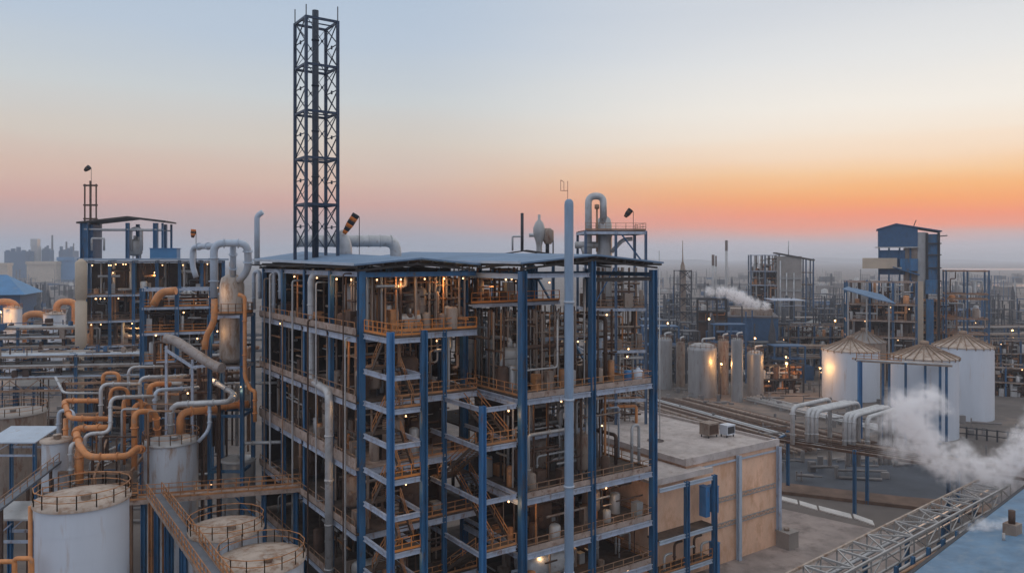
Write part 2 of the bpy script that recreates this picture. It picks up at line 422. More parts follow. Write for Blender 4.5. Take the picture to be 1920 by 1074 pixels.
# roof, ridge along the block
EZ, RDZ = 36.55, 37.55
def gable(parent, xa, xr, xb, y0, y1, ez, rz_, ez2, rz2, m=ROOFB, nm='roof'):
    b = MB(); t = .16
    vs = [(xa, y0, ez), (xr, y0, rz_), (xb, y0, ez), (xa, y1, ez2), (xr, y1, rz2), (xb, y1, ez2)]
    vs += [(x, y, z - t) for x, y, z in vs]
    b.add(vs, [(0, 1, 4, 3), (1, 2, 5, 4), (6, 9, 10, 7), (7, 10, 11, 8), (0, 3, 9, 6), (2, 8, 11, 5), (0, 6, 7, 1), (1, 7, 8, 2), (3, 4, 10, 9), (4, 5, 11, 10)])
    r = b.build(nm, m, parent)
    g = MB(); g.bar((xa - .1, y0, ez - .02), (xa - .1, y1, ez2 - .02), .22, .24); g.build('gutter', LGREY, r)
    p = MB()
    n = int((xb - xa) / 1.3)
    for i in range(n + 1):
        x = xa + .3 + (xb - xa - .6) * i / n
        z = ez + (rz_ - ez) * (1 - abs(x - xr) / max(xr - xa, .1)) - .30
        p.bar((x, y0 + .05, z), (x, y1 - .05, z), .1, .2)
    yy = y0 + .6
    while yy < y1:
        p.bar((xa + .4, yy, ez - .62), (xr, yy, rz_ - .62), .14, .2); p.bar((xr, yy, rz_ - .62), (xb - .4, yy, ez - .62), .14, .2)
        for i in range(0, n, 2):
            x = xa + .3 + (xb - xa - .6) * i / n; x2 = x + .65
            z = ez + (rz_ - ez) * (1 - abs(x - xr) / max(xr - xa, .1))
            p.bar((x, yy, z - .35), (x2, yy, z - .62), .07); p.bar((x2, yy, z - .62), (x + 1.3, yy, z - .35), .07)
        yy += 7.4
    p.build('purlin_truss', TRUSS, r)
    return r
gable(lb, -14.5, -7.6, -.85, 6.0, 39.0, 36.5, 37.1, 36.9, 37.95)
# stairs inside and random pipework
b = MB(); b.box(-1.0, 12, 24.1, -.86, 38, 36.0); b.box(-13, 36.9, 6, -1, 37.1, 36); b.box(-12.5, 22.5, 24.0, -1.2, 22.7, 35.6); b.build('shade_panel', SHADE, lb)  # added near-black sheets that darken the open-backed upper storeys
rp = random.Random(11)
def run_pipes(parent, x0, x1, y0, y1, floors, n, mats, rr=(.07, .22)):
    for _ in range(n):
        i = rp.randrange(len(floors) - 1); z0, z1 = floors[i], floors[i + 1] - .6
        r = rp.uniform(*rr); m = rp.choice(mats)
        x, y = rp.uniform(x0, x1), rp.uniform(y0, y1); k = rp.random()
        zt = rp.uniform(z0 + 2.2, z1)
        if k < .35:
            y2 = min(y1, y + rp.uniform(3, 9)); pts = [(x, y, z0), (x, y, zt), (x, y2, zt)]
            if rp.random() < .5: pts.append((x, y2, z0 + .5))
        elif k < .7:
            x2 = max(x0, min(x1, x + rp.choice((-1, 1)) * rp.uniform(2.5, 7))); pts = [(x, y, z0), (x, y, zt), (x2, y, zt)]
            if abs(x2 - x) < 1: continue
            if rp.random() < .5: pts.append((x2, y, z0 + .4))
        elif k < .85:
            pts = [(x, y, z0), (x, y, z1)]
        else:
            zz = rp.uniform(z0 + .8, zt); x2 = min(x1, x + 4); pts = [(x - .01, y, zz), (x2, y, zz), (x2, y, z1)]
        pipe_part(parent, pts, r, m, .4, 7)
PM = [GREY, VESSB, VESS, BROWN, VESSB, RAILD]
run_pipes(lb, -12.6, -2.5, 7.6, 34, FLZ + [36.0], 56, PM)
run_pipes(lb, -12.8, -2.5, 7.4, 14, FLZ[3:] + [36.0], 14, PM)
# risers clipped to the outside of the faces
for y, z0, z1, r_, m_ in ((8.6, 0, 30, .09, VESS), (9.1, 6, 36, .07, BROWN), (12.9, 0, 24.5, .12, VESSB), (16.2, 12, 35, .08, GREY), (18.6, 0, 31, .1, BROWN), (23.4, 6, 35, .11, VESS), (26.8, 0, 30.5, .08, RAILD), (31.4, 12, 35.6, .12, GREY), (33.6, 0, 35, .1, VESSB)):
    pipe_part(lb, [(X0 + .4, y, z0 + .3), (X0 - .86, y, z0 + .3), (X0 - .86, y, z1 - .4), (X0 + .5, y, z1 - .4)], r_, m_, .3, 7)
# lamps on the left block
for i, y in enumerate((9, 12.6, 18, 25, 32)):
    lamp_at(lb, (X0 - .1, y, 35.0), .15, 120 if i in (1, 3) else 0)
for z, yy in ((29.3, (9.5, 17.5, 25.2, 31)), (23.1, (10.2, 24.0)), (17.0, (9.8, 19.5))):
    for k, y in enumerate(yy): lamp_at(lb, (X0 + .2, y, z), .17, 70 if k == 0 else 0)
for i, x in enumerate((-11.5, -9, -6.4, -4.2, -2)): lamp_at(lb, (x, 7.6, 35.0), .15, 130 if i in (1, 3) else 0)
for x, y, z in ((-6, 10, 33.5), (-8, 15, 33), (-4, 9.5, 28.6), (-6, 12, 22.6), (-5, 9, 16.8)): lamp_at(lb, (x, y, z), .13, 60)

# vessels standing on the decks of the left block
def on(x, y, z): return L(x, y, z)
for i, (x, y, k, r, h) in enumerate(((-10.6, 10.2, 4, 1.0, 3.6), (-6.2, 10.0, 4, 1.15, 4.2), (-3.4, 11.5, 4, .9, 3.4), (-9.2, 18.5, 4, 1.2, 4.4), (-10.6, 26, 4, 1.1, 4.2))):
    vessel('process_vessel', ('grey upright process vessel on the top deck behind the bright orange railing', 'beige upright process vessel on the top deck under the roof gable', 'small grey vessel on the top deck beside the right-hand columns',
        'tall grey vessel on the top deck further along the left face', 'pale upright vessel on the top deck near the far left columns')[i], 'vessel', on(x, y, FLZ[k]), r, h, VESSB if i == 1 else VESS, 'vessels on the top deck of the process building')
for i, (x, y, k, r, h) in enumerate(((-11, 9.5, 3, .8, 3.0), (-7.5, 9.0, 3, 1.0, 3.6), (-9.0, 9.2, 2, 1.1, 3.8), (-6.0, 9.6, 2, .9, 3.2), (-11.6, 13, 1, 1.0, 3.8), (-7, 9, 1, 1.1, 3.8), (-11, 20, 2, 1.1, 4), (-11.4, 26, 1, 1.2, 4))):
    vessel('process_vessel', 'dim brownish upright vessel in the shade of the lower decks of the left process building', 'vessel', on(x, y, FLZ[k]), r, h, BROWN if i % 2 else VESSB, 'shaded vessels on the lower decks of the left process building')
vessel('horizontal_drum', 'grey horizontal drum in the shade beside the tall corner column', 'drum', on(-11.3, 9.8, FLZ[0]), .85, 3.4, VESS, None, True, RZ)
vessel('horizontal_drum', 'beige horizontal drum lying on the top deck behind the orange railing', 'drum', on(-8.2, 8.6, FLZ[4]), .55, 3.6, VESS, None, True, RZ)

# ================================================================== STAIR TOWERS
def stair_tower(name, label, x0, x1, y0, y1, levels, ztop, cols, full):
    t = thing(name, label, 'stair tower', L(0, 0), RZ)
    for (x, y, zt) in cols: col_part(t, x, y, 0, zt, .52, BLUE2 if (x, y) == (x0, y0) else BLUE, 'x')
    for z in levels:
        beam_part(t, (x0, y0 + .35, z - .2), (x0, y1 - .2, z - .2), .26, .42)
        beam_part(t, (x0 + .35, y0, z - .2), (x1 - .35, y0, z - .2), .26, .42, PALE)
        beam_part(t, (x1, y0 + .35, z - .2), (x1, y1 - .2, z - .2), .22, .36, PALE)
    lv = sorted(levels)
    w = (x1 - x0) * .42
    prev = 0.0
    for i, z in enumerate(lv):
        near = i % 2 == full
        ya, yb = (y0 + .1, y0 + 1.5) if near else (y1 - 1.5, y1 - .1)
        b = MB(); b.box(x0 + .1, ya, z + .012, x1 - .1, yb, z + .09); b.build('landing', DECK, t)
        if near:
            rail_part(t, [(x0 + .25, y0 + .1, z + .09), (x1 - .25, y0 + .1, z + .09)], RAILB if (x0 < -10 and i in (1, 3, 5)) else RAIL, gap=.9)
        lo = (y1 - 1.5) if near else (y0 + 1.5)
        hi = (y0 + 1.5) if near else (y1 - 1.5)
        xs = x0 + .2 if i % 2 else x1 - .2 - w
        flight(t, (xs, lo, prev + .1), (xs, hi, z + .05), w, (1, 0, 0), RAIL)
        prev = z
    return t
s1 = stair_tower('stair_tower', 'narrow blue stair tower with close-set pale cross beams at the left half', -13.4, -10.2, .74, 6.4,
    [2.6, 5.6, 8.7, 11.6, 14.8, 17.9, 21.0, 24.0, 26.9, 30.1], 30.6,
    [(-13.4, .74, 30.7), (-10.2, .74, 30.7)], 1)
b = MB(); b.box(-13.3, .8, 30.19, -10.3, 6.7, 30.3); b.build('landing', DECK, s1)
rail_part(s1, [(-13.3, 6.4, 30.3), (-13.3, .84, 30.3), (-10.3, .84, 30.3)], RAILB, gap=1.0)
for z in (23.2, 17.2, 11): lamp_at(s1, (-11.6, 1.4, z), .13, 40)
col_part(s1, -9.75, 1.5, 0, 30.4, .52, BLUE, 'x')
s2 = stair_tower('stair_tower', 'wider blue stair tower with rusty stair flights between the two halves of the building', -4.5, -.45, 0, 10, [5.0, 9.9, 14.8, 19.7, 23.3], 23.6, [(-4.5, 0, 23.5)], 1)
rail_part(s2, [(-4.4, 8.4, 23.5), (-4.4, 9.9, 23.5)], RAIL, gap=1.2)
for z in (22.6, 14.0): lamp_at(s2, (-1.2, .6, z), .16, 60)

# ================================================================== RIGHT PROCESS BLOCK
rb = thing('process_building', 'right half of the big open blue steel process building with an airy top storey', 'process building', L(0, 0), RZ)
XX = [0, 8.7, 17.4]; YY = [0, 10.7, 21.4]
for x in XX:
    for y in YY:
        z1 = 37.0 if x == 8.7 else 36.0
        col_part(rb, x, y, 0, z1 - .2, (.66 if x != 8.7 else .58) if y < 11 else .5, BLUE, 'x')
RF = [4.4, 9.1, 14.3, 23.8]
for i, z in enumerate(RF):
    xa = 0
    deck_part(rb, xa + .1, .05, 17.3, 21.4, z)
    for a, c in zip(XX, XX[1:]): beam_part(rb, (a + .4, -.2, z - .46), (c - .4, -.2, z - .46), .3, .5)
    beam_part(rb, (-.2, .4, z - .46), (-.2, 10.3, z - .46), .3, .5); beam_part(rb, (17.6, .4, z - .46), (17.6, 10.3, z - .46), .3, .5, BLUE)
    b = MB(); b.box(.4, -.1, z - .15, 17.0, -.03, z + .4); b.build('kick_plate', FASC, rb)
    rail_part(rb, [(.3, -.06, z + .02), (17.2, -.06, z + .02)], RAILD if i < 3 else RAIL, gap=1.4, toe=False)
    rail_part(rb, [(17.2, .3, z), (17.2, 21, z)], RAIL, gap=1.5)
    if i == 3: rail_part(rb, [(.1, .4, z), (.1, 10.2, z)], RAIL, gap=1.4)
deck_part(rb, .2, 9.5, 12, 21.2, 32.3); beam_part(rb, (.2, 9.4, 32.0), (12, 9.4, 32.0), .25, .35, PALE); rail_part(rb, [(.2, 9.5, 32.3), (12, 9.5, 32.3)], RAILB, gap=1.2)
deck_part(rb, 6.5, 6, 13.5, 17, 28.6); beam_part(rb, (6.5, 5.9, 28.4), (13.5, 5.9, 28.4), .25, .4, PALE); rail_part(rb, [(6.5, 6, 28.6), (13.5, 6, 28.6)], RAILD, gap=1.2)
deck_part(rb, .5, 4, 12.0, 20, 18.9); beam_part(rb, (.3, 3.9, 18.7), (12, 3.9, 18.7), .25, .4, PALE)
for y in YY[1:]: beam_part(rb, (.3, y, 35.3), (17.1, y, 35.3), .25, .45, BLUE)
beam_part(rb, (-.0, .4, 35.3), (-.0, 10.3, 35.3), .3, .5, LGREY); beam_part(rb, (.4, 0, 35.35), (8.3, 0, 35.35), .3, .4, PALE); beam_part(rb, (9.1, 0, 34.85), (17, 0, 34.85), .3, .4, TRUSS)
beam_part(rb, (17.4, .4, 35.3), (17.4, 10.3, 35.3), .3, .45, BLUE)
for (p, q) in (((.4, 21.4, 24), (8.3, 21.4, 34.8)), ((17.4, 11, 24.2), (17.4, 21, 34.6)), ((8.7, 21.2, 14.6), (8.7, 11.1, 23.2))):
    b = MB(); b.bar(p, q, .22); b.build('brace', BLUE, rb)
gable(rb, -.8, 8.7, 18.2, -.8, 40.0, 36.65, 37.45, 36.9, 38.0)
run_pipes(rb, .8, 16.5, 1.2, 19, RF + [35.4], 44, [GREY, GREY, VESS, BROWN, VESS, LGREY])
run_pipes(rb, .8, 15.5, 1.2, 14, [23.8, 31.5], 20, [GREY, VESS, LGREY, BROWN], (.08, .26))
run_pipes(rb, .8, 16.0, .8, 10, [14.3, 23.0], 22, [GREY, VESS, BROWN, GREY], (.08, .26))
b = MB()
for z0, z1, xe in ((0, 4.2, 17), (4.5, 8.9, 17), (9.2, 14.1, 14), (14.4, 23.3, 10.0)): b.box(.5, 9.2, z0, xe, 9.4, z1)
b.build('dark_backing', SHADE, rb)  # added backing, its near-black colour stands for shade deep inside the right block
for x, y, z, pw in ((1.5, 5, 34.9, 90), (5, 9, 34.8, 0), (7.5, 2, 34.8, 0), (4.5, 12, 34.6, 80), (9, 14, 34.4, 0), (12.5, 12, 34.2, 0), (3, 6, 27.0, 60), (11, 5, 28.0, 0), (14.5, 8, 27.5, 60), (16.6, 3, 27.0, 0),
                  (1, 1, 22.6, 60), (5.5, 1, 22.7, 0), (12.5, 2, 22.7, 0), (.8, .6, 13.1, 60), (11.5, 1, 13.0, 110), (6, 5, 13, 0), (11.2, 1.3, 19.5, 0), (10, 4, 7.9, 60), (3, 1.2, 8, 50), (14.6, 1, 3.6, 50)):
    lamp_at(rb, (x, y, z), .16, pw)
for i, (x, y, z, r, h, m) in enumerate(((3.0, 6.5, 23.8, 1.1, 4.0, VESS), (6.6, 12.2, 23.8, 1.3, 5.4, VESSB), (11.0, 9.5, 23.8, 1.0, 3.6, VESSB), (13.6, 12.0, 23.8, 1.2, 6.0, VESS), (3.2, 14.5, 23.8, 1.4, 6.4, VESS))):
    vessel('process_vessel', ('upright grey vessel on the wide deck just right of the front corner column', 'brown upright vessel in the middle of the wide deck', 'short brown vessel on the wide deck beside the apex column',
        'slim pale vessel on the wide deck near its right side', 'large grey vessel at the back of the wide deck')[i], 'vessel', on(x, y, z), r, h, m, 'vessels on the wide deck of the airy storey')
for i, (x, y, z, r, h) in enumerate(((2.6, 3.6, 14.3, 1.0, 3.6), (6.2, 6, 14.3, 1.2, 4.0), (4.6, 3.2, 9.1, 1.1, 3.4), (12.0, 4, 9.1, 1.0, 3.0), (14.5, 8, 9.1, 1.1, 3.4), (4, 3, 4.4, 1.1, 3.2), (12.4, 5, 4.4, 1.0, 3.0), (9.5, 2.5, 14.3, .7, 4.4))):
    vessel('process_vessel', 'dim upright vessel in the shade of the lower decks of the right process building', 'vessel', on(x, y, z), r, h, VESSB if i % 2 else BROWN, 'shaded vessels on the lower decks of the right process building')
vessel('horizontal_drum', 'pale horizontal drum on the lowest visible deck between corner column and vent pole', 'drum', on(4.6, 2.6, 4.4), 1.6, 6.2, GREY, None, True, RZ)
# small loose things on the wide deck
b = MB(); b.lathe([(0, 0), (.42, 0), (.44, .05), (.42, .42), (.44, .46), (.42, .9), (.44, .95), (.40, 1.25), (0, 1.25)], 16)
tag(b.build('chemical_barrel', BLUE2, None, on(14.6, 1.0, 23.8)), 'dark blue barrel by the railing at the right end of the wide deck', 'barrel')
b = MB(); b.lathe([(0, 0), (.55, 0), (.6, .1), (.6, .9), (.5, 1.15), (.2, 1.3), (.2, 1.45), (0, 1.45)], 16)
tag(b.build('chemical_barrel', WHITE, None, on(16.0, .9, 23.8)), 'white plastic tub next to the dark blue barrel on the wide deck', 'tub')

def tangle(parent, boxes, seed, mats=None, rs=1.0):
    for nm, m, n in (mats or (('thin_pipework', VESSB, 260), ('rusty_pipework', BROWN, 280), ('pale_pipework', VESS, 110), ('orange_pipework', RAIL, 100))):
        rr = random.Random(seed + n); b = MB()
        for _ in range(n):
            x0, x1, y0, y1, z0, z1 = rr.choice(boxes)
            x, y = rr.uniform(x0, x1), rr.uniform(y0, y1); z = rr.uniform(z0 + .6, z1 - .2); r = rr.uniform(.05, .15) * rs
            k = rr.random()
            if k < .3: b.tube([(x, y, z0), (x, y, z1)], r, 5, caps=False)
            elif k < .55: b.tube([(x, y, z), (min(x1, x + rr.uniform(1, 6)), y, z)], r, 5, caps=False)
            elif k < .75: b.tube([(x, y, z), (x, min(y1, y + rr.uniform(1, 6)), z)], r, 5, caps=False)
            elif k < .9:
                s_ = rr.uniform(.25, .6); b.box(x - s_, y - s_, z0, x + s_, y + s_, z0 + rr.uniform(.5, 2.2))
            else:
                s_ = rr.uniform(.25, .6); h_ = min(z1 - z0 - .2, rr.uniform(1, 2.4)); b.lathe([(s_, 0), (s_, h_), (s_ * .8, h_ + s_ * .22), (s_ * .4, h_ + s_ * .36), (0, h_ + s_ * .4)], 10, x, y, z0)
        tag(b.build(nm, m, parent), kind='stuff')
fz = [0] + FLZ + [35.8]
tangle(lb, [(-12.9, -2.5, 7.3, 20, a, c - .7) for a, c in zip(fz, fz[1:])] + [(-12.9, -11, 8, 36, a, c - .7) for a, c in zip(fz[3:], fz[4:])] + [(-12.6, -1.5, 7.3, 12, 30.0, 35.6)] * 3, 100)
fz = [0, 4.4, 9.1, 14.3]
tangle(rb, [(.7, 16.8, .6, 9, a, c - .7) for a, c in zip(fz, fz[1:])] + [(.7, 13.5, .8, 14, 14.3, 23)] * 2 + [(.7, 14.5, 2, 19, 23.8, 31.5)] * 5 + [(1, 11, 10, 20, 32.3, 36)], 200)
# ================================================================== ANNEX WITH TAN WALLS
an = thing('concrete_annex', 'flat roofed concrete annex with tan walls framed by pale blue steel posts', 'annex', L(0, 0), RZ)
b = MB(); b.box(25.2, 2.4, 0, 42.1, 25.5, 12.9); b.build('wall', TAN, an)
b = MB(); b.box(24.9, 2.1, 12.9, 42.4, 25.8, 13.25)
b.box(24.9, 2.1, 13.25, 42.4, 2.4, 13.75); b.box(42.1, 2.4, 13.25, 42.4, 25.8, 13.6); b.box(24.9, 25.5, 13.25, 42.1, 25.8, 13.6); b.box(24.9, 2.4, 13.25, 25.2, 25.5, 13.6); b.build('flat_roof', CONC, an)
b = MB(); b.box(18.2, 1.6, 0, 25.2, 25.5, 12.3); b.build('wall', TAN, an)
b = MB(); b.box(18.0, .4, 12.3, 24.9, 25.8, 12.62); b.box(18.0, .1, 12.3, 24.9, .4, 12.95); b.box(24.9, .4, 12.3, 27.2, 2.09, 12.62); b.box(24.9, .1, 12.3, 27.2, .4, 12.95); b.build('flat_roof', CONC, an)
for x in (34.1, 42.0): 
    b = MB(); b.hcol(x, 1.9, 0, 12.85, .5, .08, 'y'); b.build('column', LGREY if x < 40 else PALE, an)
for z in (4.5, 7.6): 
    b = MB()
    for k in (0, .5): b.bar((27.4, 2.25, z + k), (41.7, 2.25, z + k), .1)
    for i in range(16): b.bar((27.5 + i * .88, 2.25, z), (27.94 + i * .88, 2.25, z + .5), .05); b.bar((27.94 + i * .88, 2.25, z + .5), (28.38 + i * .88, 2.25, z), .05)
    b.build('brace_rail', VESS, an)
b = MB(); b.bar((27.4, 2.2, 12.3), (41.7, 2.2, 12.3), .12, .22); b.build('brace_rail', LGREY, an)
b = MB(); b.lathe([(0, 0), (1.1, 0), (1.1, .02)], 18, 30, 12, 13.262); b.build('roof_stain', mat('dark_roof_stain', (.14, .11, .10), 1, var=.4, scale=1.5), an)
lt = thing('lean_to_frame', 'low blue steel frame with pale beams standing against the tan annex wall', 'steel frame', L(0, 0), RZ)
for x, m_ in ((22.3, BLUE), (26.9, BLUE)): col_part(lt, x, -.35, 0, 12.2, .5, m_)
for z in (11.9, 6.2, 2.4): beam_part(lt, (18.0, -.35, z), (26.5, -.35, z), .26, .4, LGREY)
for z in (6.2, 2.4): deck_part(lt, 18.0, -.2, 26.8, 1.5, z + .3)
rail_part(lt, [(18.1, -.3, 2.7), (26.6, -.3, 2.7)], RAIL); 
for k, x in enumerate((19.4, 21, 23, 24.2, 25.4)): pipe_part(lt, [(x, .3, 2.7), (x, .3, 4.4 + k % 2), (x + 1.2, .3, 4.4 + k % 2)], .14, (GREY, BROWN)[k % 2])
for nm, z0, z1, x in (('blue_duct', 7.4, 10.8, 26.1), ('blue_duct', 0, 4.0, 27.8), ('blue_duct', 7.6, 10.6, 27.6)):
    b = MB(); b.box(x - .35, -.1, z0, x + .35, .9, z1); b.box(x - .4, -.15, z1, x + .4, .95, z1 + .08); b.build('blue_panel', BLUE2, lt)
def ac_unit(x, y, z, s, label, m, grp=None):
    t = thing('rooftop_cooler', label, 'rooftop cooler', on(x, y, z), RZ)
    b = MB(); b.box(-s, -s * .8, .35, s, s * .8, .35 + s * 1.5); b.box(-s - .05, -s * .85, .35 + s * 1.5, s + .05, s * .85, .43 + s * 1.5); b.build('casing', m, t)
    b = MB(); b.box(-s * .85, -s * .8 - .03, .5, s * .85, -s * .8, .3 + s * 1.4); b.box(s, -s * .65, .5, s + .03, s * .65, .3 + s * 1.4); b.build('louvre', BROWN if m is VESSB else DARK, t)
    b = MB(); [b.box(sx * s * .8 - .06, sy * s * .6 - .06, 0, sx * s * .8 + .06, sy * s * .6 + .06, .36) for sx in (-1, 1) for sy in (-1, 1)]; b.build('leg_frame', DARK, t)
ac_unit(37.5, 9.5, 13.25, 1.0, 'brown rusty air cooler box on the concrete annex roof', VESSB)
ac_unit(39.6, 8.2, 13.25, .8, 'smaller white and dark air cooler beside the brown one on the annex roof', WHITE)

# ================================================================== VENT POLE, LATTICE TOWER
vp = thing('vent_stack', 'tall pale blue vent stack with rounded cap rising before the building', 'vent stack', (5.27, 70.0, 0))
b = MB(); b.lathe([(.43, 0), (.43, 42.0), (.38, 42.3), (.2, 42.5), (0, 42.52)], 20); b.build('pole', mat('chalky_blue_vent_paint', (.21, .29, .39), .5, var=.2, rust=.12, rcol=(.2, .22, .26), streak=.15), vp)
for z in (8, 16, 24, 33): b = MB(); b.lathe([(.43, z - .1), (.5, z - .1), (.5, z + .1), (.43, z + .1)], 20); b.build('flange', LGREY, vp)
b = MB()
for z0 in (0,): b.bar((-.1, .3, 42.0), (-.1, .3, 44.2), .05); b.bar((-.1, .3, 43.3), (-.75, .3, 43.3), .05); b.bar((-.75, .3, 43.3), (-.75, .3, 44.3), .05); b.bar((-.45, .3, 43.3), (-.45, .3, 44.1), .05); b.bar((-.75, .3, 44.3), (-.45, .3, 44.1), .05)
b.build('antenna', mat('reddish_antenna_rod', (.45, .2, .15), .7), vp)

TWR = mat('dark_navy_tower_paint', (.018, .038, .075), .5, var=.25); TY = 82.2; tn = (-.2718 * TY, TY)
tw = thing('lattice_tower', 'tall square lattice tower around a dark flue standing above the left roof', 'lattice tower', (tn[0], tn[1], 0), RZ)
S = 3.6; TZ0, TZ1 = 0.0, 63.4
b = MB(); 
for (x, y) in ((0, 0), (S, 0), (0, S), (S, S)):
    g = MB(); g.bar((x, y, 0 if (x, y) == (0, 0) else 36.9), (x, y, TZ1), .3); g.build('leg', TWR, tw)
    if (x, y) != (S, S): g = MB(); g.bar((x, y, TZ1), (x, y, TZ1 + (1.6 if x or y else 1.2)), .09); g.build('lightning_rod', DARK, tw)
lv = [38.0 + 5.08 * i for i in range(5)]
for i, z in enumerate(lv):
    z1 = z + 5.08
    rg = MB(); dg = MB()
    for (p, q) in (((0, 0), (S, 0)), ((S, 0), (S, S)), ((S, S), (0, S)), ((0, S), (0, 0))):
        rg.bar(p + (z1 - .1,), q + (z1 - .1,), .2, .26)
        h = z + 2.54
        m = ((p[0] + q[0]) / 2, (p[1] + q[1]) / 2)
        if p[0] != q[0]:
            dg.bar(p + (z,), q + (z1,), .08); dg.bar(q + (z,), p + (z1,), .05); dg.bar(m + (h - .12,), m + (h + .12,), .2); continue
        for za, zc in ((z, h), (h, z1)):
            dg.bar(p + (za,), q + (zc,), .1); dg.bar(q + (za,), p + (zc,), .1)
        dg.bar(p + (h,), q + (h,), .09); dg.bar(m + (h - .2,), m + (h + .2,), .16)
    rg.bar((0, S / 2, z1 - .1), (S / 2 - .5, S / 2, z1 - .1), .12); rg.bar((S / 2 + .3, S / 2, z1 - .1), (S, S / 2, z1 - .1), .12)
    rg.build('ring_beam', TWR, tw); dg.build('diagonal_brace', STACK, tw)
b = MB(); b.tube([(S / 2 - .1, S / 2, 30), (S / 2 - .1, S / 2, 64.7)], .36, 16); 
for z in lv: b.tube([(S / 2 - .1, S / 2, z + 3), (S / 2 - .1, S / 2, z + 3.15)], .43, 16)
b.build('flue', STACK, tw)

# duct on the roof, windsock
b = MB(); rp0 = L(-14.0, 21.0, 0)
pA, pB = W(552, 452, 92), W(742, 452, 96)
b.tube([pA, pB, pB + Vector((0, 0, -4))], .72, 16, 1.4)
d = (pB - pA).normalized()
for i in range(9): b.tube([pA + d * (.4 + i * 1.42), pA + d * (.52 + i * 1.42)], .79, 16)
tag(b.build('roof_duct', GREY), 'thick grey ribbed duct lying along the blue roof and bending down at its right end', 'duct')
b = MB(); p = W(648, 478, 88); b.tube([p - Vector((0, 0, 1)), p + Vector((0, 0, 1.3)), p + Vector((-.8, 0, 2.6))], .75, 14, .8)
tag(b.build('vent_hood', GREY), 'short fat grey vent sticking up through the roof below the windsock', 'vent')
def windsock(label, p, tip, r, mats, n=6):
    t = thing('windsock', label, 'windsock', p)
    d = Vector(tip) - Vector(p)
    for i in range(n):
        b = MB(); a, c = d * (.08 + .92 * i / n), d * (.08 + .92 * (i + 1) / n)
        b.tube([a, c], r * (.55 + .45 * min(1, 2.2 * i / n)) , 12, caps=True, r2=r * (.55 + .45 * min(1, 2.2 * (i + 1) / n)))
        b.build('cloth_band', mats[i % 2], t)
    b = MB(); b.tube([d, d + Vector((.35, 0, -.3)), (d.x + .35, d.y, -4.5)], .045, 6, caps=True); b.build('pole', DARK, t)
windsock('orange and black striped windsock flying above the roof right of the lattice tower', W(643, 441, 87), W(668, 402, 87), .44, (WIND1, WIND2))
windsock('small dark brown windsock on a thin mast at the back of the right roof', W(1171, 408, 112), W(1183, 393, 112), .42, (BROWN, WIND2), 4)
windsock('tiny dark windsock on a mast at the far left rear building', W(158, 321, 158), W(168, 313, 158), .5, (BROWN, WIND2), 4)
windsock('small hanging dark red windsock above the left pipework', W(361, 447, 108), W(363, 430, 108), .35, (BROWN, WIND1), 4)
b = MB(); p = W(482, 470, 100); b.tube([p - Vector((0, 0, 2)), p + Vector((0, 0, 4.6)), p + Vector((.75, 0, 5.1))], .36, 12, .8)
tag(b.build('vent_pipe', LGREY), 'pale blue vent pipe with a bent top standing left of the lattice tower', 'vent pipe')
# big grey downcomer pipe on the left face
b = MB()
pts = [W(640, 513, 80), W(584, 513, 80.5), W(584, 712, 80.5), W(617, 735, 74), W(617, 1150, 74)]
b.tube(pts, .40, 14, 1.0)
for k in (.3, .6, .9): q = pts[1].lerp(pts[2], k); b.tube([q, q + Vector((0, 0, .14))], .47, 14)
for k in (.2, .4, .6, .8): q = pts[3].lerp(pts[4], k); b.tube([q, q + Vector((0, 0, .14))], .47, 14)
tag(b.build('downcomer_pipe', GREY), 'large grey pipe running down the left face and jogging right halfway', 'pipe')
RIB = mat('weathered_tan_roof_rib', (.26, .175, .12), .85, var=.3)
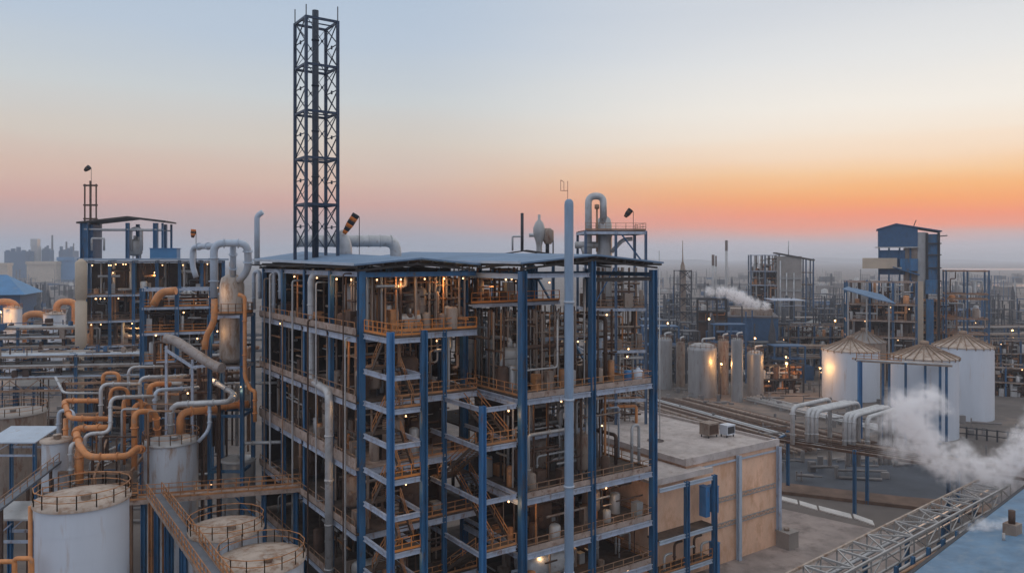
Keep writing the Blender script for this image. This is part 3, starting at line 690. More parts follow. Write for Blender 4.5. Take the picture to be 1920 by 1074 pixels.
# ================================================================== TANKS
def tank(label, x, y, z0, r, h, m, rm, roof=.5, rail=True, group=None, name='storage_tank', cat='tank', ladder=None, knobs=0, railm=None, under=False):
    t = thing(name, label, cat, (x, y, z0), 0, group)
    b = MB(); prof = [(r, 0)]
    n = max(3, int(h / 2.0))
    b.lathe([(r, 0), (r, h)], 48)
    for k in range(1, n + 1): z = h * k / n; b.lathe([(r + .02, z - .06), (r + .02, z)], 48)
    b.build('shell', m, t)
    b = MB(); ov = r + .18
    b.lathe([(ov, h - .18), (ov, h + .03), (r * .8, h + .03 + roof * .22), (r * .45, h + .03 + roof * .57), (r * .12, h + roof * .95), (0, h + roof + .02)], 40, smooth=roof < 2)
    b.build('roof', rm, t)
    if knobs:
        b = MB()
        for k in range(knobs):
            a = 2 * math.pi * k / knobs
            b.bar((ov * math.cos(a), ov * math.sin(a), h + .05), (r * .15 * math.cos(a), r * .15 * math.sin(a), h + roof + .05), .16, .22)
            b.bar((ov * math.cos(a), ov * math.sin(a), h - .5), (ov * math.cos(a), ov * math.sin(a), h + .2), .16)
        b.lathe([(0, h + roof), (r * .14, h + roof), (r * .14, h + roof + .8), (0, h + roof + 1.0)], 12)
        b.build('roof_rib', RIB, t)
    if rail:
        b = MB(); n = 16; rr = r + .1
        b.rail([(rr * math.cos(2 * math.pi * k / n), rr * math.sin(2 * math.pi * k / n), h + .02) for k in range(n + 1)], 1.1, .065, 2.4, toe=False)
        b.build('railing', railm or RAIL, t)
    mh = MB(); mh.lathe([(0, 0), (.35, 0), (.35, .35), (.42, .35), (.42, .45), (0, .45)], 12, r * .3, -r * .4, h + roof * .5); mh.build('manhole', rm, t)
    if ladder is not None:
        a = ladder; b = MB(); 
        for s in (-.22, .22):
            px, py = (r + .2) * math.cos(a) - s * math.sin(a), (r + .2) * math.sin(a) + s * math.cos(a)
            b.bar((px, py, 0), (px, py, h + 1), .05)
        for k in range(int(h / .4)):
            z = .3 + k * .4; b.bar(((r + .2) * math.cos(a) + .22 * math.sin(a), (r + .2) * math.sin(a) - .22 * math.cos(a), z), ((r + .2) * math.cos(a) - .22 * math.sin(a), (r + .2) * math.sin(a) + .22 * math.cos(a), z), .04)
        b.build('ladder', RAILD, t)
    return t
tk1 = tank('big clean white tank with a low railed dome in the front left corner', -34.0, 60, 0, 3.3, 18.1, WHITE, CREAM, .6)
tk2 = tank('rust streaked white tank with pipes dropping onto its dirty top', -37.8, 84, 0, 2.78, 16.9, WHITER, VESS, .5, ladder=-2.4)
tank('dirty beige topped tank under the catwalk, the farther of two low tanks', -24.9, 66, 0, 3.0, 13.6, WHITER, CREAM, .6)
tank('dirty beige topped tank nearest the camera at the bottom edge, with curved hoop railing', -20.2, 61, 0, 3.3, 12.9, WHITER, CREAM, .5)
tank('slim small white tank between big front tank and pipe tangle', -47.5, 79, 0, 1.35, 18.2, WHITER, CREAM, .4, rail=False)
tank('broad brown grey tank at the left edge above the pale canopy', -70, 106, 0, 4.2, 15.6, VESSB, STONE, .6)
tank('grey tank standing in the shade under the building beside the catwalk', -33.4, 92.5, 0, 1.9, 12.6, VESS, VESS, .5, rail=False)
T1 = tank('white tank with tan conical roof and an orange lamplit left side', 90.3, 202, 0, 7.1, 12.9, WHITE, CREAM, 2.7, rail=False, knobs=22)
b = MB(); b.poly([(112, 150, .004), (140, 142, .004), (175, 175, .004), (150, 190, .004), (118, 172, .004)]); tag(b.build('bare_earth', mat('tan_bare_earth', (.46, .28, .17), 1, var=.3, scale=.15)), kind='structure')
tank('white tank with tan ribbed conical roof, the middle front one behind the steam', 87.1, 160, 0, 6.4, 16.4, WHITE, CREAM, 2.4, rail=False, knobs=24)
tank('tallest white tank with tan conical roof at the right of the tank group', 106, 178, 0, 6.3, 16.6, WHITE, CREAM, 2.6, rail=False, knobs=22)
tank('grey brown tank with domed top half hidden behind the white tank group', 105, 226, 0, 6.0, 12.5, VESSB, STONE, 3.0, rail=False, knobs=18)
SILO = mat('dull_metal_silo', (.33, .32, .315), .42, metal=.45, var=.2, scale=.5, rust=.15, rcol=(.2, .15, .12), streak=.2); G = 'grey round columns of the distant tank yard'
def column(label, u, vt, vb, w, m, dome=True):
    Y = HC * F / (vb - HV); p = W(u, vb, Y); r = w / 2 * Y / F; h = (vb - vt) * Y / F
    t = thing('silo', label, 'silo', (p.x, p.y, 0), 0, G)
    b = MB(); b.lathe([(r, 0), (r, h - r * .45)], 28); b.lathe([(r, h - r * .45), (r * .98, h - r * .3), (r * .9, h - r * .16), (r * .6, h - r * .04), (0, h)], 28); b.build('shell', m, t)
    b = MB(); b.tube([(0, 0, h - .1), (0, 0, h + 1.1), (r * .9, 0, h + 1.4)], .25, 8, .4); b.build('nozzle', GREY, t)
    b = MB(); n = 16; b.rail([(r * .98 * math.cos(2 * math.pi * k / n), r * .98 * math.sin(2 * math.pi * k / n), h - r * .3) for k in range(n + 1)], 1.1, .1, 2, toe=False); b.build('railing', RAILD, t)
    return p, r, h
column('widest grey silo with an orange lamplit right flank', 1317, 643, 742, 53, SILO)
column('slim pale silo just right of the orange glow', 1382, 633, 752, 22, SILO)
column('slim brown silo in the orange glow between two pale ones', 1356, 635, 738, 20, VESSB)
column('dark grey silo at the right end of the silo row', 1416, 657, 740, 30, SILO)
column('grey silo directly behind the right corner column', 1247, 632, 728, 26, SILO)
column('narrow grey silo second from the right corner column', 1276, 640, 724, 16, VESSB)

# ================================================================== LEFT PIPE TANGLE
def PP(label, pts, r, m, bend=.9, cat='pipe', name='bent_pipe', n=12, fl=True):
    P = [W(*p) for p in pts]
    b = MB(); b.tube(P, r, n, bend)
    if fl:
        for a, c in zip(P, P[1:]):
            if (c - a).length > 2.6:
                d = (c - a).normalized()
                for k in (.3, .72):
                    q = a.lerp(c, k); b.tube([q - d * .05, q + d * .05], r * 1.4, n)
    return tag(b.build(name, m), label, cat)
PP('thin grey pipe slanting down then running right, leftmost of the tangle', [(104, 707, 92), (119, 737, 88), (188, 737, 90)], .14, GREY)
PP('grey pipe rising straight then turning right behind the orange loops', [(189, 860, 84), (189, 720, 84), (262, 720, 87)], .21, GREY)
PP('highest thin grey pipe turning right under the slanting duct', [(241, 735, 90), (241, 688, 90), (306, 687, 93)], .17, GREY)
PP('grey pipe stepping up and right just below the highest one', [(262, 765, 88), (262, 707, 88), (318, 706, 90), (348, 704, 93)], .2, GREY)
PP('grey pipe in the middle of the tangle with an S bend at its foot', [(159, 850, 78), (158, 813, 78), (207, 811, 79), (207, 745, 80), (288, 743, 84)], .2, GREY)
PP('grey pipe rising beside the rusty tank then running right', [(290, 800, 85), (290, 731, 85), (326, 729, 87), (372, 726, 90)], .2, LGREY)
PP('bold pale grey pipe looping right over the rusty tank and back', [(320, 812, 84), (320, 758, 84), (431, 753, 84.5), (440, 738, 89), (393, 710, 93)], .3, GREY, 1.2)
PP('short pale upright pipe hanging below the bold grey loop', [(393, 757, 84.6), (393, 805, 84.4), (372, 828, 84)], .2, LGREY)
PP('small pale hooped pipe at the far left of the tangle', [(110, 860, 82), (110, 769, 82), (135, 769, 82), (139, 782, 81)], .2, LGREY)
PP('pale upright pipe bent over beside the thick orange riser', [(133, 900, 76), (133, 832, 76), (147, 831, 77)], .22, GREY)
PP('long thin grey pipe crossing toward the left face of the building', [(406, 719, 94), (520, 717, 93)], .17, GREY)
PP('grey pipe rising from the shaded tank and bending right to the building', [(452, 868, 92), (452, 831, 92), (530, 828, 90)], .2, GREY)
PP('upper orange pipe with a slanted left end in the tangle', [(186, 751, 84), (119, 751, 84), (131, 784, 80), (203, 785, 82)], .27, ORAN, .7)
PP('short upright orange pipe at the left edge of the tangle', [(123, 784, 81), (123, 850, 81)], .25, ORAN)
PP('thick orange pipe dipping and sweeping right in front of the tangle', [(205, 801, 80), (141, 803, 80), (148, 834, 76), (165, 857, 75), (240, 855, 76), (253, 842, 78), (268, 842, 81)], .33, ORAN, .9)
PP('thick orange riser at the front left of the tangle', [(149, 835, 76.5), (149, 905, 76.5)], .38, ORAN)
PP('slim orange hoop standing left of the rusty tank', [(232, 870, 82), (232, 744, 82), (265, 744, 83), (266, 775, 83)], .22, ORAN)
PP('small far orange hoop above the grey pipes', [(193, 722, 93), (193, 699, 93), (223, 699, 93), (223, 722, 93)], .22, ORAN)
PP('orange riser curving over onto the rusty tank top', [(252, 880, 80), (252, 771, 80), (292, 771, 82), (296, 815, 83)], .3, ORAN)
PP('second orange loop just behind the one bending onto the rusty tank', [(250, 800, 82), (252, 757, 83), (279, 757, 84), (282, 790, 84)], .26, ORAN)
PP('curved orange elbow pipe high behind the grey steps', [(279, 745, 90), (281, 724, 90), (295, 719, 91), (318, 720, 93)], .32, ORAN)
PP('thick orange elbow rising from the rusty tank to the right', [(337, 812, 84.5), (338, 772, 84.5), (406, 768, 87)], .42, ORAN, 1.1)
PP('thick rusty orange pipe end pointing right beneath the bold grey loop', [(404, 762, 90), (466, 757, 92)], .45, ORAN)
PP('thin orange brown riser in front of the tall vessel column', [(447, 552, 87), (459, 556, 87), (459, 708, 87), (470, 730, 87), (478, 733, 87), (478, 790, 87)], .22, ORAN, .6)
PP('slim orange hoop half hidden behind the grey uprights', [(207, 800, 86), (207, 727, 86), (240, 727, 87), (241, 760, 87)], .2, ORAN)
PP('pale hoop pipe tucked under the left end of the main roof', [(476, 580, 97), (476, 509, 97), (488, 509, 96), (488, 560, 96)], .25, LGREY)
PP('second pale hoop pipe under the roof between the left face columns', [(513, 598, 90), (513, 507, 90), (526, 509, 89), (526, 560, 89)], .25, LGREY)
# steel frame that carries the tangle
fr = thing('pipe_support_frame', 'rusty brown steel frame with grating carrying the orange and grey pipe tangle', 'steel frame', (0, 0, 0))
zf = 13.0
for (u, Y) in ((108, 78), (176, 76), (245, 78), (120, 92), (200, 92), (300, 95), (380, 95), (410, 88)):
    p = W(u, 500, Y); b = MB(); b.hcol(p.x, p.y, 0, 22.0 if Y > 85 else 15, .35, .06); b.build('post', BROWN if Y > 80 else RAILD, fr)
b = MB(); b.slab([W(80, 500, 76).xy[:] + (zf,), W(258, 500, 77.5).xy[:] + (zf,), W(258, 500, 96).xy[:] + (zf,), W(90, 500, 96).xy[:] + (zf,)], .2)
b.slab([W(270, 500, 89).xy[:] + (19.4,), W(470, 500, 92).xy[:] + (19.4,), W(470, 500, 104).xy[:] + (19.4,), W(270, 500, 102).xy[:] + (19.4,)], .2); b.build('grating', DECK, fr)
b = MB(); 
for (u0, Y0_, u1, Y1_, z) in ((100, 78, 245, 78, 15), (100, 78, 120, 92, 15), (176, 76, 200, 92, 15), (245, 78, 300, 95, 15), (120, 92, 300, 95, 18), (120, 92, 300, 95, 21.8), (300, 95, 410, 95, 21.8), (200, 92, 410, 88, 19), (176, 76, 245, 78, 14)):
    p, q = W(u0, 500, Y0_), W(u1, 500, Y1_); p.z = q.z = z; b.bar(p, q, .2, .3)
b.build('cross_beam', RAILD, fr)
rail_part(fr, [W(80, 500, 76).xy[:] + (zf,), W(258, 500, 77.5).xy[:] + (zf,)], RAIL)
b = MB(); b.box(-78, 104.5, 0, -46, 105, 17.5); 
ppr = random.Random(5)
for _ in range(46):
    u = ppr.uniform(95, 300); Y = ppr.uniform(79, 96); p = W(u, 500, Y); z = ppr.uniform(13, 21)
    r = ppr.uniform(.06, .16); m = ppr.choice((GREY, ORAN, BROWN, GREY, RAILD, BLUE))
    if ppr.random() < .5: pipe_part(fr, [p.xy[:] + (13,), p.xy[:] + (z,), (p.x + ppr.uniform(1.2, 4), p.y, z)], r, m, .4, 7)
    else: pipe_part(fr, [(p.x, p.y, 13), (p.x, p.y, z * .75), (p.x, p.y + ppr.uniform(1, 4), z * .75), (p.x, p.y + 4.1, 13)], r, m, .4, 7)
for _ in range(30):
    u = ppr.uniform(290, 470); Y = ppr.uniform(93, 103); p = W(u, 500, Y); z = ppr.uniform(20, 27)
    pipe_part(fr, [p.xy[:] + (12,), p.xy[:] + (z,), (p.x + ppr.uniform(1.2, 5), p.y, z)], ppr.uniform(.1, .3), ppr.choice((BROWN, RAILD, GREY, BROWN)), .4, 7)
lamp_at(fr, W(451, 725, 89) , .14, 60); lamp_at(fr, W(396, 700, 92), .14, 60); lamp_at(fr, W(352, 737, 90), .18, 60); lamp_at(fr, W(396, 908, 86), .16, 40)

# tall vessel column on its own steel, and the pale ducts over it
vc = thing('vessel_column', 'tall beige two part vessel column with a railed platform at its waist', 'vessel', W(435, 700, 91).xy[:] + (0,))
b = MB(); r = 1.42; b.lathe([(0, 24.5), (r * .7, 24.6), (r, 25.2), (r, 30.2), (r * 1.04, 30.25), (r * 1.04, 30.35), (r, 30.4), (r, 33.8), (r * .85, 34.7), (r * .4, 35.1), (0, 35.15)], 26)
b.lathe([(.35, 35.1), (.35, 36.6)], 10); b.build('shell', mat('beige_dusty_vessel', (.46, .39, .33), .7, var=.2, rust=.3, rcol=(.28, .17, .1), streak=.3), vc)
b = MB(); b.lathe([(r, 30.45), (r + 1.0, 30.45), (r + 1.0, 30.6), (r, 30.6)], 24); b.build('platform', DECK, vc)
b = MB(); n = 18; b.rail([((r + .95) * math.cos(2 * math.pi * k / n), (r + .95) * math.sin(2 * math.pi * k / n), 30.6) for k in range(n + 1)], 1.1, .07, 1.6); b.build('railing', RAIL, vc)
for sx in (-1.9, 1.9):
    for sy in (-1.9, 1.9): b = MB(); b.hcol(sx, sy, 0, 30.4, .42, .07); b.build('post', BLUE, vc)
for z in (12, 18.5, 24.2, 30.2):
    b = MB()
    for s in (-1.9, 1.9): b.bar((-1.7, s, z), (1.7, s, z), .22, .34); b.bar((s, -1.7, z), (s, 1.7, z), .22, .34)
    b.build('cross_beam', BLUE if z < 24 else PALE, vc)
b = MB(); b.box(-2, -2, 24.25, 2, 2, 24.4); b.build('grating', DECK, vc)
lamp_at(vc, (-.9, -2.2, 33.6), .16, 40); lamp_at(vc, (-.9, -2.2, 28.5), .16, 40)
PP('fat pale grey duct hooping over the beige vessel column', [(401, 558, 87), (401, 456, 87), (464, 456, 88), (466, 505, 89), (449, 526, 90)], .42, LGREY, 1.1, 'duct', 'hooped_duct', 16)
PP('pale grey duct left of the hooped one, bending down at its left end', [(368, 520, 95), (361, 500, 95), (361, 463, 95), (402, 461, 92)], .34, LGREY, 1.0, 'duct', 'hooped_duct', 14)
PP('pale duct dropping from the middle of the hoop to the vessel', [(437, 458, 88.5), (437, 520, 90.5)], .36, LGREY, 1.0, 'duct', 'hooped_duct', 14)
PP('orange duct hanging below the fat pale duct with a kink to the left', [(402, 560, 87), (402, 602, 87), (386, 632, 87), (384, 655, 87)], .36, ORAN, .8, 'duct', 'hanging_duct', 14)
DUCT = mat('brownish_grey_duct', (.36, .31, .28), .6, metal=.2, var=.2, rust=.25, rcol=(.2, .12, .08)); t = thing('inclined_duct', 'big brownish grey duct slanting down to the right on a pale frame', 'duct', W(350, 800, 88).xy[:] + (0,))
o = W(350, 800, 88); o.z = 0
b = MB(); b.tube([W(309, 634, 88) - o, W(328, 638, 88) - o, W(398, 684, 87) - o, W(416, 690, 86) - o], .56, 16, 1.2); b.build('duct_shell', DUCT, t)
for u in (312, 361): 
    p = W(u, 640 if u < 330 else 666, 87.6) - o; b = MB(); b.bar(p - Vector((0, 0, .5)), (p.x, p.y, 0), .26); b.build('post', PALE, t)
b = MB(); b.bar(W(310, 655, 87) - o, W(361, 688, 87) - o, .25, .3); b.bar(W(361, 688, 87) - o, W(400, 684, 87) - o, .25, .3); b.build('cross_beam', PALE, t)

# ================================================================== CATWALKS, CONVEYOR, CANOPIES AT LOWER LEFT
cw = thing('catwalk', 'level orange railed catwalk running from the rusty tank to the building', 'catwalk', (0, 0, 0))
a_, c_ = Vector((-39.6, 77.2, 12.3)), Vector((-22.8, 81.8, 12.3)); sd_ = Vector((-.26, .965, 0)) * 1.5
b = MB(); b.slab([a_, c_, c_ + sd_, a_ + sd_], .15); b.bar(a_ - Vector((0, 0, .25)), c_ - Vector((0, 0, .25)), .12, .4); b.build('grating', FASC, cw)
rail_part(cw, [a_, c_], RAIL, gap=1.3); rail_part(cw, [a_ + sd_, c_ + sd_], RAIL, gap=1.3)
for k in (.1, .78, .97):
    p = a_.lerp(c_, k) + sd_ * .5; b = MB(); b.hcol(p.x, p.y, 0, 12.1, .45, .07); b.build('post', BLUE, cw)
p0 = a_.lerp(c_, .6); b = MB(); b.bar(p0 + sd_ * .5 - Vector((0, 0, .4)), a_.lerp(c_, .78) + sd_ * .5 - Vector((0, 0, 4)), .16); b.build('brace', BLUE, cw)
cw2 = thing('catwalk', 'long grey floored catwalk with orange rails running toward the camera', 'catwalk', (0, 0, 0))
a_ = Vector((-35.9, 76, 13.4)); dv = Vector((.5714, -.8207, 0)); c_ = a_ + dv * 36; sd_ = Vector((.8207, .5714, 0)) * .62
b = MB(); b.slab([a_ - sd_, a_ + sd_, c_ + sd_, c_ - sd_], .12); b.build('floor_plate', BELT, cw2)
for s in (-1, 1):
    b = MB(); b.bar(a_ + sd_ * s * 1.1 - Vector((0, 0, .1)), c_ + sd_ * s * 1.1 - Vector((0, 0, .1)), .1, .34); b.build('side_beam', FASC, cw2)
    rail_part(cw2, [a_ + sd_ * s * 1.1, c_ + sd_ * s * 1.1], RAIL, gap=1.1)
for k in (2, 5, 10, 17, 25):
    for s in (-1, 1): p = a_ + dv * k + sd_ * s; b = MB(); b.hcol(p.x, p.y, 0, 13.2, .4, .07); b.build('post', BLUE if k > 2 else RAIL, cw2)
t = thing('inclined_conveyor', 'narrow dark grey conveyor slanting up to the right at the lower left edge', 'conveyor', (0, 0, 0))
p, q = W(-30, 972, 62), W(106, 866, 78)
b = MB(); b.bar(p, q, .9, .22); b.build('belt', BELT, t)
b = MB(); b.rail([p + Vector((.4, -.2, .1)), q + Vector((.4, -.2, .1))], .9, .06, 1.6, toe=False); b.build('railing', RAILD, t)
for k in (.2, .55, .9): e = p.lerp(q, k); b = MB(); b.bar(e, (e.x, e.y, 0), .22); b.build('post', BROWN, t)
def canopy(label, u0, u1, v, Y, d, m, slope=.6):
    p, q = W(u0, v, Y), W(u1, v, Y)
    t = thing('canopy', label, 'canopy', (p.x, p.y, 0)); w = q.x - p.x
    b = MB(); vs = [(0, 0, p.z - slope), (w, 0, p.z - slope), (w, d, p.z), (0, d, p.z)]; b.slab(vs, .15); b.build('roof', m, t)
    for x in (.3, w - .3):
        for y in (.4, d - .4): b = MB(); b.hcol(x, y, 0, p.z - slope, .35, .06); b.build('post', BLUE, t)
    for y in (.4, d - .4): b = MB(); b.bar((.3, y, p.z - 2.6), (w - .3, y, p.z - 2.6), .15, .25); b.bar((.3, y, p.z - 2.6), (w * .5, y, p.z - 1), .1); b.build('cross_beam', PALE, t)
    return t
canopy('pale blue sheet canopy at the left edge below the brown tank', -30, 66, 815, 92, 5, LGREY, .9)
canopy('grey sheet canopy at the left edge beside the big front tank', -30, 63, 962, 66, 3.4, VESS, .5)
canopy('long low light grey shed roof behind the blue rack posts', -30, 125, 716, 150, 9, VESS, .8)
t = thing('pipe_hoop_stand', 'bright orange pipe hoops at the bottom left corner of the frame', 'pipe stand', W(40, 1040, 56).xy[:] + (0,))
for k, (u, v) in enumerate(((10, 1052), (42, 1046))):
    o = W(40, 1040, 56); b = MB(); p = W(u, v, 56) - Vector((o.x, o.y, 0)); b.tube([(p.x - .6, 0, 0), (p.x - .6, 0, p.z), (p.x + .7, 0, p.z), (p.x + .7, 0, 0)], .17, 10, .3); b.build('pipe_hoop', ORAN, t)
b = MB(); p = W(57, 948, 58) - Vector((W(40, 1040, 56).x, 56, 0)); b.tube([(p.x, p.y, 0), (p.x, p.y, p.z)], .16, 8); b.build('post', ORAN, t)

# ================================================================== MID AND FAR STRUCTURES
def open_frame(name, label, cat, x, y, rz, w, d, zs, nx, ny, m=BLUE, group=None, deck=DECK, cw=.5, fill=10, seed=1, lamps=(), rail=RAILD, pipes=True, top=None, beamm=None, back=True):
    t = thing(name, label, cat, (x, y, 0), rz, group)
    rr = random.Random(seed); top = top or zs[-1]
    for i in range(nx + 1):
        for j in range(ny + 1): b = MB(); b.hcol(w * i / nx, d * j / ny, 0, top, cw, cw * .18); b.build('column', m, t)
    for k, z in enumerate(zs):
        if deck is not None and (k < len(zs) - 1 or top > z): deck_part(t, .1, .1, w - .1, d - .1, z, .2, deck)
        b = MB()
        for yy in (-.05, d + .05): b.bar((0, yy, z - .3), (w, yy, z - .3), .2, .4)
        for xx in (-.05, w + .05): b.bar((xx, 0, z - .3), (xx, d, z - .3), .2, .4)
        b.build('beam', beamm or PALE, t)
        if rail and (k < len(zs) - 1 or top > z): rail_part(t, [(.1, .1, z), (w - .1, .1, z)], rail, gap=2.2, t=.09); rail_part(t, [(w - .1, .1, z), (w - .1, d - .1, z)], rail, gap=2.2, t=.09)
    if back:
        b = MB(); b.box(.4, d * .55, 0, w - .4, d * .55 + .2, zs[-1] - .6 if fill > 50 else zs[-2]); b.build('dark_backing', OCHRE if fill > 50 else BROWN, t)
    fl = [0] + list(zs)
    for _ in range(fill):
        k = rr.randrange(len(fl) - 1); z0 = fl[k]; z1 = fl[k + 1] - .6; px, py = rr.uniform(.8, w - .8), rr.uniform(.6, d * .8)
        q = rr.random()
        mm = rr.choice((VESS, VESSB, GREY, BROWN, ORAN, VESS))
        if q < .45:
            b = MB(); r_ = rr.uniform(.35, 1.0); h_ = min(z1 - z0, rr.uniform(1.8, 4)); b.lathe([(r_, 0), (r_, h_ - r_ * .4), (r_ * .8, h_ - r_ * .15), (r_ * .4, h_ - r_ * .03), (0, h_)], 12, px, py, z0); b.build('vessel', mm, t)
        else:
            x2 = min(w - .4, max(.4, px + rr.uniform(-5, 5))); zz = rr.uniform(z0 + 1.2, z1)
            pipe_part(t, [(px, py, z0), (px, py, zz), (x2, py + .01, zz), (x2, py + .01, z1)], rr.uniform(.08, .22), mm, .4, 7)
    for (lx, lz) in lamps: lamp_at(t, (lx, -.3, lz), .22, 0)
    if fill > 25 and deck is not None: tangle(t, [(.4, w - .4, .3, d * .45, a, c - .5) for a, c in zip(fl, fl[1:])], seed, (('thin_pipework', VESSB, fill * 3), ('rusty_pipework', BROWN, fill * 3), ('pale_pipework', VESS, fill * 2), ('orange_pipework', RAIL, fill)), 3.0 if y > 150 else 1.6)
    return t

OCHRE = mat('brown_lamplit_panel', (.085, .05, .03), .9, var=.5, scale=.4)
# left rear process building (far block with roofed penthouse)
lr = W(160, 477, 158)
rear = open_frame('process_building', 'distant left process building with warm lamps, dark decks and a roofed rooftop frame', 'process building', lr.x, lr.y, R(24), 27, 16, [8, 13.5, 18.8, 24.0, 29.5, 36.6], 6, 2, BLUE, None, DECK, .6, 60, 21,
    [(rp.uniform(.5, 26), rp.choice((12.6, 18, 23.2, 28.6, 35.6, 35.6, 35.8))) for _ in range(34)], RAILD, beamm=PALE)
b = MB(); b.box(-1.4, -1.2, 36.7, 28, 17, 37.0); b.build('roof', ROOFB, rear)
for lx, lz in ((5, 34), (13, 34), (20, 28), (9, 22.6), (16, 17.4)): lamp_at(rear, (lx, 1.5, lz), .2, 340)
ph = thing('rooftop_shelter', 'blue posted rooftop shelter with a shallow pitched roof on the distant left building', 'rooftop shelter', W(148, 472, 160).xy[:] + (37.05,), R(10))
for x, w_ in ((1.2, 1.5), (9.6, .7), (15.2, .9), (16.6, .4)):
    for y in (0, 7): b = MB(); b.hcol(x, y, 0, 7.6, w_, .12); b.build('post', BLUE, ph)
b = MB(); vs = [(-.2, -1, 7.7), (9.8, -1, 9.0), (17.4, -1, 8.1), (-.2, 8, 7.7), (9.8, 8, 9.0), (17.4, 8, 8.1)]; vs += [(x, y, z - .35) for x, y, z in vs]
b.add(vs, [(0, 1, 4, 3), (1, 2, 5, 4), (6, 9, 10, 7), (7, 10, 11, 8), (0, 3, 9, 6), (2, 8, 11, 5), (0, 6, 7, 1), (1, 7, 8, 2), (3, 4, 10, 9), (4, 5, 11, 10)]); b.build('roof', TRUSS, ph)
for y in (0, 7): b = MB(); b.bar((1, y, 6.2), (16.6, y, 6.2), .2, .3); b.build('cross_beam', GREY, ph)
b = MB(); b.box(.2, .3, 0, 2.6, 5, 7.2); b.build('wall_panel', NAVY, ph)
vessel('process_vessel', 'grey hooped vessel under the rooftop shelter of the distant left building', 'vessel', W(253, 472, 165).xy[:] + (37.05,), 1.5, 4.2, VESS)
b = MB(); p = W(245, 470, 163); b.tube([p, p + Vector((0, 0, 4.8)), p + Vector((2.3, 0, 4.8)), p + Vector((2.3, 0, 0))], .35, 12, 1.1); tag(b.build('hoop_pipe', GREY), 'dark grey hoop pipe above the vessel under the rooftop shelter', 'pipe')
b = MB(); p = W(172, 470, 160); b.tube([p, p + Vector((0, 0, 2.6)), p + Vector((2.6, 0, 2.6)), p + Vector((2.6, 0, 0))], .22, 10, .3); tag(b.build('hoop_pipe', GREY), 'small square grey pipe hoop left of the shelter posts', 'pipe')
t = thing('rooftop_shed', 'small bright blue corrugated shed on the edge of the distant left roof', 'shed', W(281, 472, 156).xy[:] + (37.05,), R(10))
b = MB(); b.box(0, 0, 0, 5.2, 3, 2.0); b.build('wall', ROOFBR, t); b = MB(); b.box(-.15, -.15, 2.0, 5.35, 3.15, 2.15); b.build('roof', BLUE2, t)
ts = thing('lattice_stack', 'small rusty lattice stack with three tubes on the distant left building', 'lattice stack', W(159, 472, 166).xy[:] + (37.05,))
for x in (0, 1.25, 2.5): b = MB(); b.tube([(x, 0, 0), (x, 0, 17.0 if x == 1.25 else 16.3)], .24 if x == 1.25 else .17, 8); b.build('tube', BROWN, ts)
for z in (8.5, 11.5, 15.8): b = MB(); b.box(-.2, -.3, z, 2.7, .3, z + .35); b.build('ring_beam', BROWN, ts)
b = MB(); p = W(152, 540, 154); b.lathe([(0, 18), (1.1, 19.5), (1.1, 28.2), (.9, 28.3), (.9, 28.8), (1.1, 28.9), (1.1, 36.2), (.3, 37), (0, 37)], 16); b.tube([(0, 0, 0), (0, 0, 18.2)], .6, 8)
tag(b.build('cream_column', BEIGE, None, (p.x, p.y, 0)), 'cream coloured slim column at the left end of the distant left building', 'column')
# blue stair frame between the rear building and vessel column
sf = open_frame('steel_frame', 'dark blue steel frame with orange railings left of the fat pale duct', 'steel frame', W(266, 600, 118).xy[0], 118, R(20), 10, 6, [16, 21, 25.5, 29.5, 32.4], 2, 1, BLUE, None, DECK, .6, 34, 5, [(2, 25), (6, 28.5), (8, 24.3), (9, 20.2), (3, 20.4)], RAILB)
b = MB(); b.tube([W(288, 572, 116) - Vector((sf.location.x, sf.location.y, 0)), W(300, 548, 116) - Vector((sf.location.x, sf.location.y, 0)), W(330, 545, 116) - Vector((sf.location.x, sf.location.y, 0))], .6, 12, 1.5)
tag(b.build('orange_duct', ORAN, None, (sf.location.x, sf.location.y, 0)), 'short orange curved duct lying across the dark blue frame', 'duct')
# pipe racks on the left
def rack(label, x, y, rz, ln, w, zs, np, m=BLUE, seed=1, group=None, gap=9, pm=(GREY, VESS, VESSB, LGREY), truss=False, pr=(.1, .3), sbm=None):
    t = thing('pipe_rack', label, 'pipe rack', (x, y, 0), rz, group); rr = random.Random(seed)
    n = max(1, int(ln / gap))
    for i in range(n + 1):
        for yy in (0, w): b = MB(); b.hcol(ln * i / n, yy, 0, zs[-1] + .4, .45, .09); b.build('post', m, t)
        b = MB(); [b.bar((ln * i / n, 0, z - .15), (ln * i / n, w, z - .15), .25, .3) for z in zs]; b.build('cross_beam', m, t)
    for z in zs:
        b = MB(); b.bar((0, -.1, z + .05), (ln, -.1, z + .05), .2, .35); b.bar((0, w + .1, z + .05), (ln, w + .1, z + .05), .2, .35); b.build('side_beam', sbm or VESSB, t)
        for k in range(np):
            r_ = rr.uniform(*pr); yy = .4 + (w - .8) * k / max(1, np - 1); b = MB(); b.tube([(rr.uniform(0, 1), yy, z + r_), (ln - rr.uniform(0, 1), yy, z + r_)], r_, 7); b.build('pipe', rr.choice(pm), t)
    if np > 10: tangle(t, [(.5, ln - .5, .2, w - .2, z - .1, z + 1.6) for z in zs] + [(.5, ln - .5, .2, w - .2, 0, zs[0])], seed, (('thin_pipework', VESSB, 160), ('rusty_pipework', BROWN, 120), ('dark_pipework', NAVY, 90)))
    if truss:
        b = MB(); z0, z1 = zs[0] - 2.2, zs[0] - .2; k = int(ln / 2.4)
        for i in range(k): b.bar((ln * i / k, -.15, z0 if i % 2 else z1), (ln * (i + 1) / k, -.15, z1 if i % 2 else z0), .12)
        b.bar((0, -.15, z0), (ln, -.15, z0), .25, .4); b.build('truss', RAILD, t)
    return t
rack('front pipe rack with blue posts and zigzag bracing at the left edge', -118, 138, R(8), 54, 7, [14.5, 16.6, 18.6], 13, BLUE, 3, 'pipe racks on the left', 17, truss=True)
